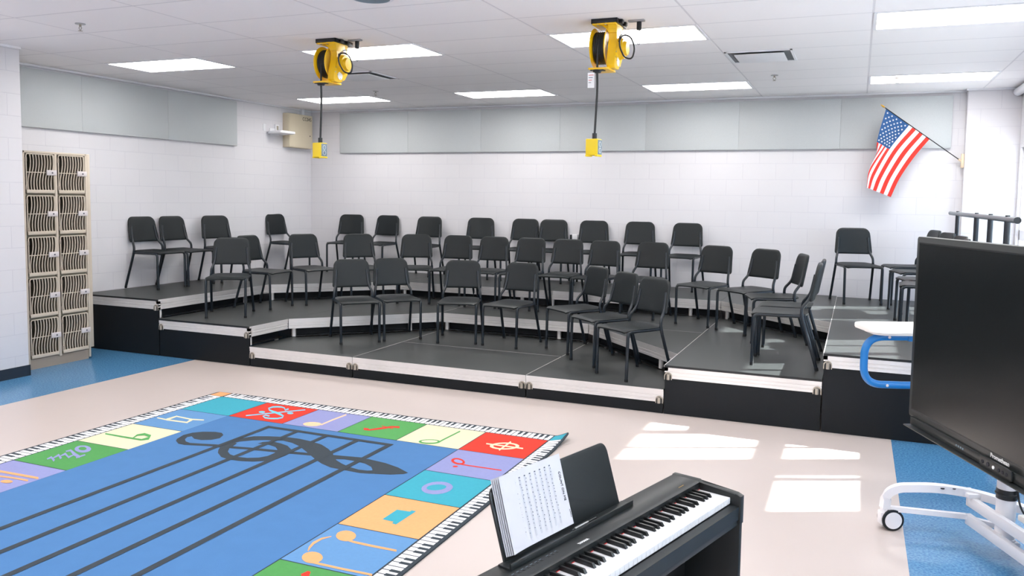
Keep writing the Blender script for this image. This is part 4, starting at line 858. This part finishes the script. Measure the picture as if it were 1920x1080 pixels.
def leg(sx, x0):
    f = lambda s_: x0 + sx * s_
    b = MB(); b.bar(fillet([(f(-.055), -.25, .115), (f(-.05), -.245, .20), (f(-.03), -.19, .238), (f(.03), -.02, .262), (f(.045), .16, .238), (f(.13), .24, .235), (f(.30), .36, .222), (f(.36), .40, .12)], [.02, .04, .03, .08, .08, .08, .03, .02], 4), .046, .040, 'cart_white')
    b.box((min(f(-.01), f(.10)), .115, .226), (max(f(-.01), f(.10)), .185, .250), 'cart_white', bev=.004)
    lg = b.build('side_leg', st)
    b = MB()
    for q in ((f(.055), .06, .267), (f(.055), .0, .267)): b.cyl((q[0], q[1], q[2] - .004), q, .010, 'ink_dark', seg=14)
    b.build('bolt', lg)
    b = MB(); b.bar([(f(-.045), -.235, .118), (f(.045), .14, .112)], .026, .026, 'cart_white'); b.bar([(f(.045), .15, .100), (f(.34), .38, .118)], .026, .026, 'cart_white'); b.build('lower_brace', st)
    for cx, cy in ((f(-.055), -.25), (f(.36), .40)):
        ct = MB(); hood = [(cx + .0, 0)]
        ct.cyl((cx, cy, .09), (cx, cy, .125), .022, 'cart_white', seg=18); ct.prism([(cx - .024 + .0, .030), (cx + .024, .030), (cx + .024, .098), (cx - .024, .098)], -.052 - cy, .03 - cy, 'cart_white', xf=RX, bev=.01)
        cs = ct.build('caster', st)
        for s2 in (-1, 1):
            wb = MB(); wb.cyl((cx + s2 * .012, cy + .035, .058), (cx + s2 * .034, cy + .035, .058), .058, 'black', seg=30); wb.cyl((cx + s2 * .0335, cy + .035, .058), (cx + s2 * .038, cy + .035, .058), .045, 'cart_white', seg=30); wb.build('wheel', cs)
leg(1, .33); leg(-1, 1.42)
b = MB(); b.box((.72, .19, .232), (.98, .34, .262), 'tray_white', bev=.006); tag(b.build('power_supply', None), 'small white power box lying on the stand rail below the screen', 'power box'); ps = bpy.data.objects['power_supply']; place(ps, TM)
b = MB(); b.box((.70, .26, .15), (1.0, .34, .232), 'cart_blue', bev=.01); ct_ = b.build('cable_tray', st)

# ------------------------------------------------------------------ work stand with a blue tube handle behind the screen
t = thing('work_stand', 'white-topped work stand with a curved blue tube handle, mostly behind the screen', 'work stand')
place(t, TM)      # parallel to the screen: local y runs away behind it
b = MB(); b.prism(rounded(-.71, -.06, -.40, 1.0, .06, 6), .955, .985, 'tray_white', bev=.008); b.build('table_top', t)
b = MB(); b.prism(rounded(-.67, -.01, -.44, .96, .05, 6), .935, .956, 'tray_white', bev=.006); b.build('underside_rib', t)
SX = -.53
b = MB(); b.tube(fillet([(SX, .93, .915), (SX, .20, .915), (SX, -.045, .912), (SX, -.045, .610), (SX, .20, .605), (SX, .93, .605)], [.1, .02, .14, .15, .02, .1], 10), .0235, 'cart_blue', seg=18)
hd = b.build('tube_handle', t)
b = MB()
for q in ((.10, .915), (.10, .607), (.36, .606)): b.cyl((SX + .021, q[0], q[1]), (SX + .027, q[0], q[1]), .009, 'latch_white', seg=12)
b.build('rivet', hd)
b = MB(); b.box((SX - .03, .22, .89), (SX + .03, .32, .94), 'cart_blue', bev=.004); b.build('mount_clip', t)
b = MB(); b.cyl((SX, .95, .06), (SX, .95, .94), .03, 'cart_white', seg=20); b.build('column', t)
b = MB(); b.box((SX - .2, .90, .03), (SX + .15, .98, .07), 'cart_white', bev=.008); b.build('foot', t)
for x_ in (SX - .17, SX + .12):
    b = MB(); b.cyl((x_, .92, .028), (x_, .96, .028), .028, 'black', seg=20); b.build('caster', t)

# ------------------------------------------------------------------ digital piano; local x along the keys towards the treble end, local -y towards the player
th = R(73.117); u = Vector((math.cos(th), math.sin(th), 0))
PM = Matrix(((u.x, -u.y, 0, -.370), (u.y, u.x, 0, 2.820), (0, 0, 1, 0), (0, 0, 0, 1)))
pt = thing('digital_piano', 'black digital piano on a matching black stand in the foreground', 'piano'); place(pt, PM)
XA, XB = -1.296, .030; YF_, YBK = -.038, .236
b = MB()
# case: profile swept along x, front key slip and top panel
def sweep(b, prof, xa, xb, m, bev=0):
    b.prism(prof, xa, xb, m, xf=Matrix(((0, 0, 1, 0), (1, 0, 0, 0), (0, 1, 0, 0), (0, 0, 0, 1))), bev=bev)
sweep(b, [(YF_ + .006, .655), (YBK, .655), (YBK, .735), (.14, .735), (.125, .712), (.0, .700), (-.004, .703), (YF_ + .006, .700)], XA + .02, XB - .02, 'piano_black')
b.build('case', pt)
b = MB(); sweep(b, [(.122, .733), (YBK, .730), (YBK, .750), (YBK - .01, .757), (.128, .757), (.120, .752)], XA + .028, XB - .030, 'piano_black')
b.build('top_panel', pt)
b = MB(); b.box((XA + .03, .118, .722), (XB - .03, .124, .735), 'piano_dark'); b.build('fallboard_lip', pt)
for xa, xb in ((XB - .0285, XB), (XA, XA + .068)):
    b = MB(); sweep(b, [(YF_, .640), (YBK - .005, .640), (YBK - .005, .757), (.13, .757), (.118, .748), (YF_ + .02, .744), (YF_, .736)], xa, xb, 'piano_black', bev=.004)
    b.build('end_block', pt)
b = MB(); b.box((XA + .06, .1165, .7272), (XB - .03, .1215, .7282), 'key_felt'); b.build('key_felt', pt)
KW = .02365; nW = 52
wk = None; blk = None
for i in range(nW):        # i = 0 is the highest white key (C)
    x1 = -i * KW
    if wk is None:
        b = MB(); b.box((-KW + .0006, 0, .705), (-.0006, .150, .727), 'key_white', bev=.0012, seg=1); wk = b.build('white_key', pt); k_ = wk
    else: k_ = wk.copy(); COL.objects.link(k_); k_.parent = pt
    k_.location = (x1, 0, 0)
    # note names going down from C: C B A G F E D ; a black key sits between B-A, A-G, G-F and E-D, D-C
    nm = 'CBAGFED'[i % 7]; nxt = 'CBAGFED'[(i + 1) % 7]
    if i < nW - 1 and (nm, nxt) in (('B', 'A'), ('A', 'G'), ('G', 'F'), ('E', 'D'), ('D', 'C')):
        off = {'B': .0016, 'A': 0, 'G': -.0016, 'E': .0014, 'D': -.0014}[nm]
        if blk is None:
            b = MB(); mm = bmesh.new(); v = [mm.verts.new(q) for q in ((-.0058, .050, .727), (.0058, .050, .727), (.0058, .146, .727), (-.0058, .146, .727), (-.0047, .058, .739), (.0047, .058, .739), (.0047, .146, .739), (-.0047, .146, .739))]
            for q in ((0, 1, 2, 3), (4, 5, 6, 7), (0, 1, 5, 4), (1, 2, 6, 5), (2, 3, 7, 6), (3, 0, 4, 7)): mm.faces.new([v[a] for a in q])
            bmesh.ops.recalc_face_normals(mm, faces=mm.faces[:]); bmesh.ops.bevel(mm, geom=[e for e in mm.edges if e.verts[0].co.z > .73 and e.verts[1].co.z > .73], offset=.0012, segments=2, affect='EDGES')
            b.merge(mm, 'key_black'); blk = b.build('black_key', pt); q_ = blk
        else: q_ = blk.copy(); COL.objects.link(q_); q_.parent = pt
        q_.location = (x1 - KW + off, 0, 0)
# controls printed on the panel
b = MB()
for k in range(12): b.box((-1.03 + .0195 * k + (.0 if k < 9 else .012), .150, .757), (-1.018 + .0195 * k + (.0 if k < 9 else .012), .156, .7585), 'black', bev=.0008)
b.build('panel_buttons', pt)
b = MB()
for k in range(12): b.box((-1.03 + .0195 * k + (.0 if k < 9 else .012), .160, .7571), (-1.02 + .0195 * k + (.0 if k < 9 else .012), .1615, .7574), 'face_grey')
b.build('panel_marks', pt)
text_obj('YAMAHA', .012, 'white_label', pt, Matrix.Translation((-.692, .138, .7572)), bold=.0003)
b = MB(); b.box((-.11, .142, .7571), (-.075, .1435, .7574), 'brass'); b.build('model_mark', pt)
# music rest
tl = math.atan2(.065, .20)
RM = Matrix.Translation((0, .216, .760)) @ Matrix.Rotation(-tl, 4, 'X') @ Matrix.Rotation(R(90), 4, 'X')
b = MB(); b.prism(rounded(-.955, -.002, -.375, .205, .03, 6)[:14] + [(-.955, -.002), (-.375, -.002)], -.006, .0, 'piano_black', xf=RM, bev=.0015); b.build('music_rest', pt)
b = MB(); b.box((-.975, .180, .757), (-.355, .222, .762), 'piano_black', bev=.001); b.box((-.975, .176, .757), (-.355, .182, .775), 'piano_black', bev=.0015); b.build('rest_ledge', pt)
# stand
for xa, xb in ((XB - .022, XB - .002), (XA + .002, XA + .022)):
    b = MB(); b.box((xa, YF_ + .004, .0), (xb, YBK - .006, .640), 'piano_black', bev=.002); b.build('stand_side', pt)
b = MB(); b.box((XA + .022, .17, .22), (XB - .022, .186, .56), 'piano_dark', bev=.002); b.build('stand_back', pt)
b = MB(); b.box((XA + .022, YF_ + .012, .632), (XB - .022, YBK - .01, .654), 'piano_black', bev=.002); b.build('stand_shelf', pt)

# sheet music leaning on the rest: a loose stack of sheets, the top one printed
SM = RM @ Matrix.Translation((0, .012, .0))
t = thing('sheet_music', 'stack of white sheet music lying sideways on the piano music rest', 'sheet music'); place(t, PM)
for k in range(5):
    b = MB(); kk = b.mi('paper'); xl, xr, ht = -.945 + .004 * k, -.632 - .001 * k, .212; nx = 14; A = []
    for i in range(nx + 1):
        x = xl + (xr - xl) * i / nx; d = .0015 + .0013 * k + .018 * max(0, 1 - i / (nx * .35)) ** 2 * (k / 4) * .6
        A.append([b.bm.verts.new(SM @ Vector((x + .006 * (4 - k) / 4 * 0, y, d + .004 * (y / ht) ** 2))) for y in [ht * q / 6 for q in range(7)]])
    for i in range(nx):
        for j in range(6): f = b.bm.faces.new([A[i][j], A[i + 1][j], A[i + 1][j + 1], A[i][j + 1]]); f.material_index = kk
    o = b.build('sheet', t, angle=80, recalc=False)
b = MB(); ztop = lambda y: .0015 + .0052 + .004 * (y / .212) ** 2 + .0009
def mk(x0, y0, x1, y1, m): b.face([SM @ Vector((x0, y0, ztop(y0))), SM @ Vector((x1, y0, ztop(y0))), SM @ Vector((x1, y1, ztop(y1))), SM @ Vector((x0, y1, ztop(y1)))], m)
random.seed(3)
# the page lies sideways: its systems run from the top edge of the stack down to the ledge
for k in range(9):
    xs0 = -.885 + .0235 * k
    for l_ in range(5):
        xx = xs0 + l_ * .0018
        for q in range(7): mk(xx, .018 + .025 * q, xx + .0003, .018 + .025 * (q + 1) - .001, 'face_grey')
    mk(xs0 + .001, .188, xs0 + .007, .191, 'ink')
    y_ = .18
    while y_ > .03:
        o_x = random.uniform(0, .0075); mk(xs0 + o_x, y_, xs0 + o_x + .0022, y_ + .0026, 'ink')
        if random.random() < .5: mk(xs0 + o_x + .0008, y_, xs0 + o_x + .0055, y_ + .0005, 'ink')
        y_ -= random.uniform(.007, .014)
mk(-.925, .15, -.9225, .185, 'ink_dark'); mk(-.642, .02, -.640, .045, 'ink_dark')
b.build('printed_music', t, smooth=False, recalc=False)
text_obj('COUNT ON ME', .0125, 'ink_dark', t, SM @ Matrix.Translation((-.6535, .118, ztop(.12) + .0006)) @ Matrix.Rotation(R(-90), 4, 'Z'), name='title')
# pen on the ledge
t = thing('pen', 'black and silver pen lying on the piano music ledge', 'pen'); place(t, PM)
b = MB(); b.cyl((-.655, .197, .7665), (-.585, .197, .7665), .0045, 'steel', seg=12); b.build('barrel', t)
b = MB(); b.tube([(-.585, .197, .7665), (-.545, .197, .7665), (-.540, .197, .7665)], [.0048, .0048, .003], 'black', seg=12); b.tube([(-.668, .197, .7665), (-.655, .197, .7665)], [.0015, .0045], 'black', seg=12); b.box((-.585, .1905, .769), (-.55, .192, .7705), 'black'); b.build('cap', t)
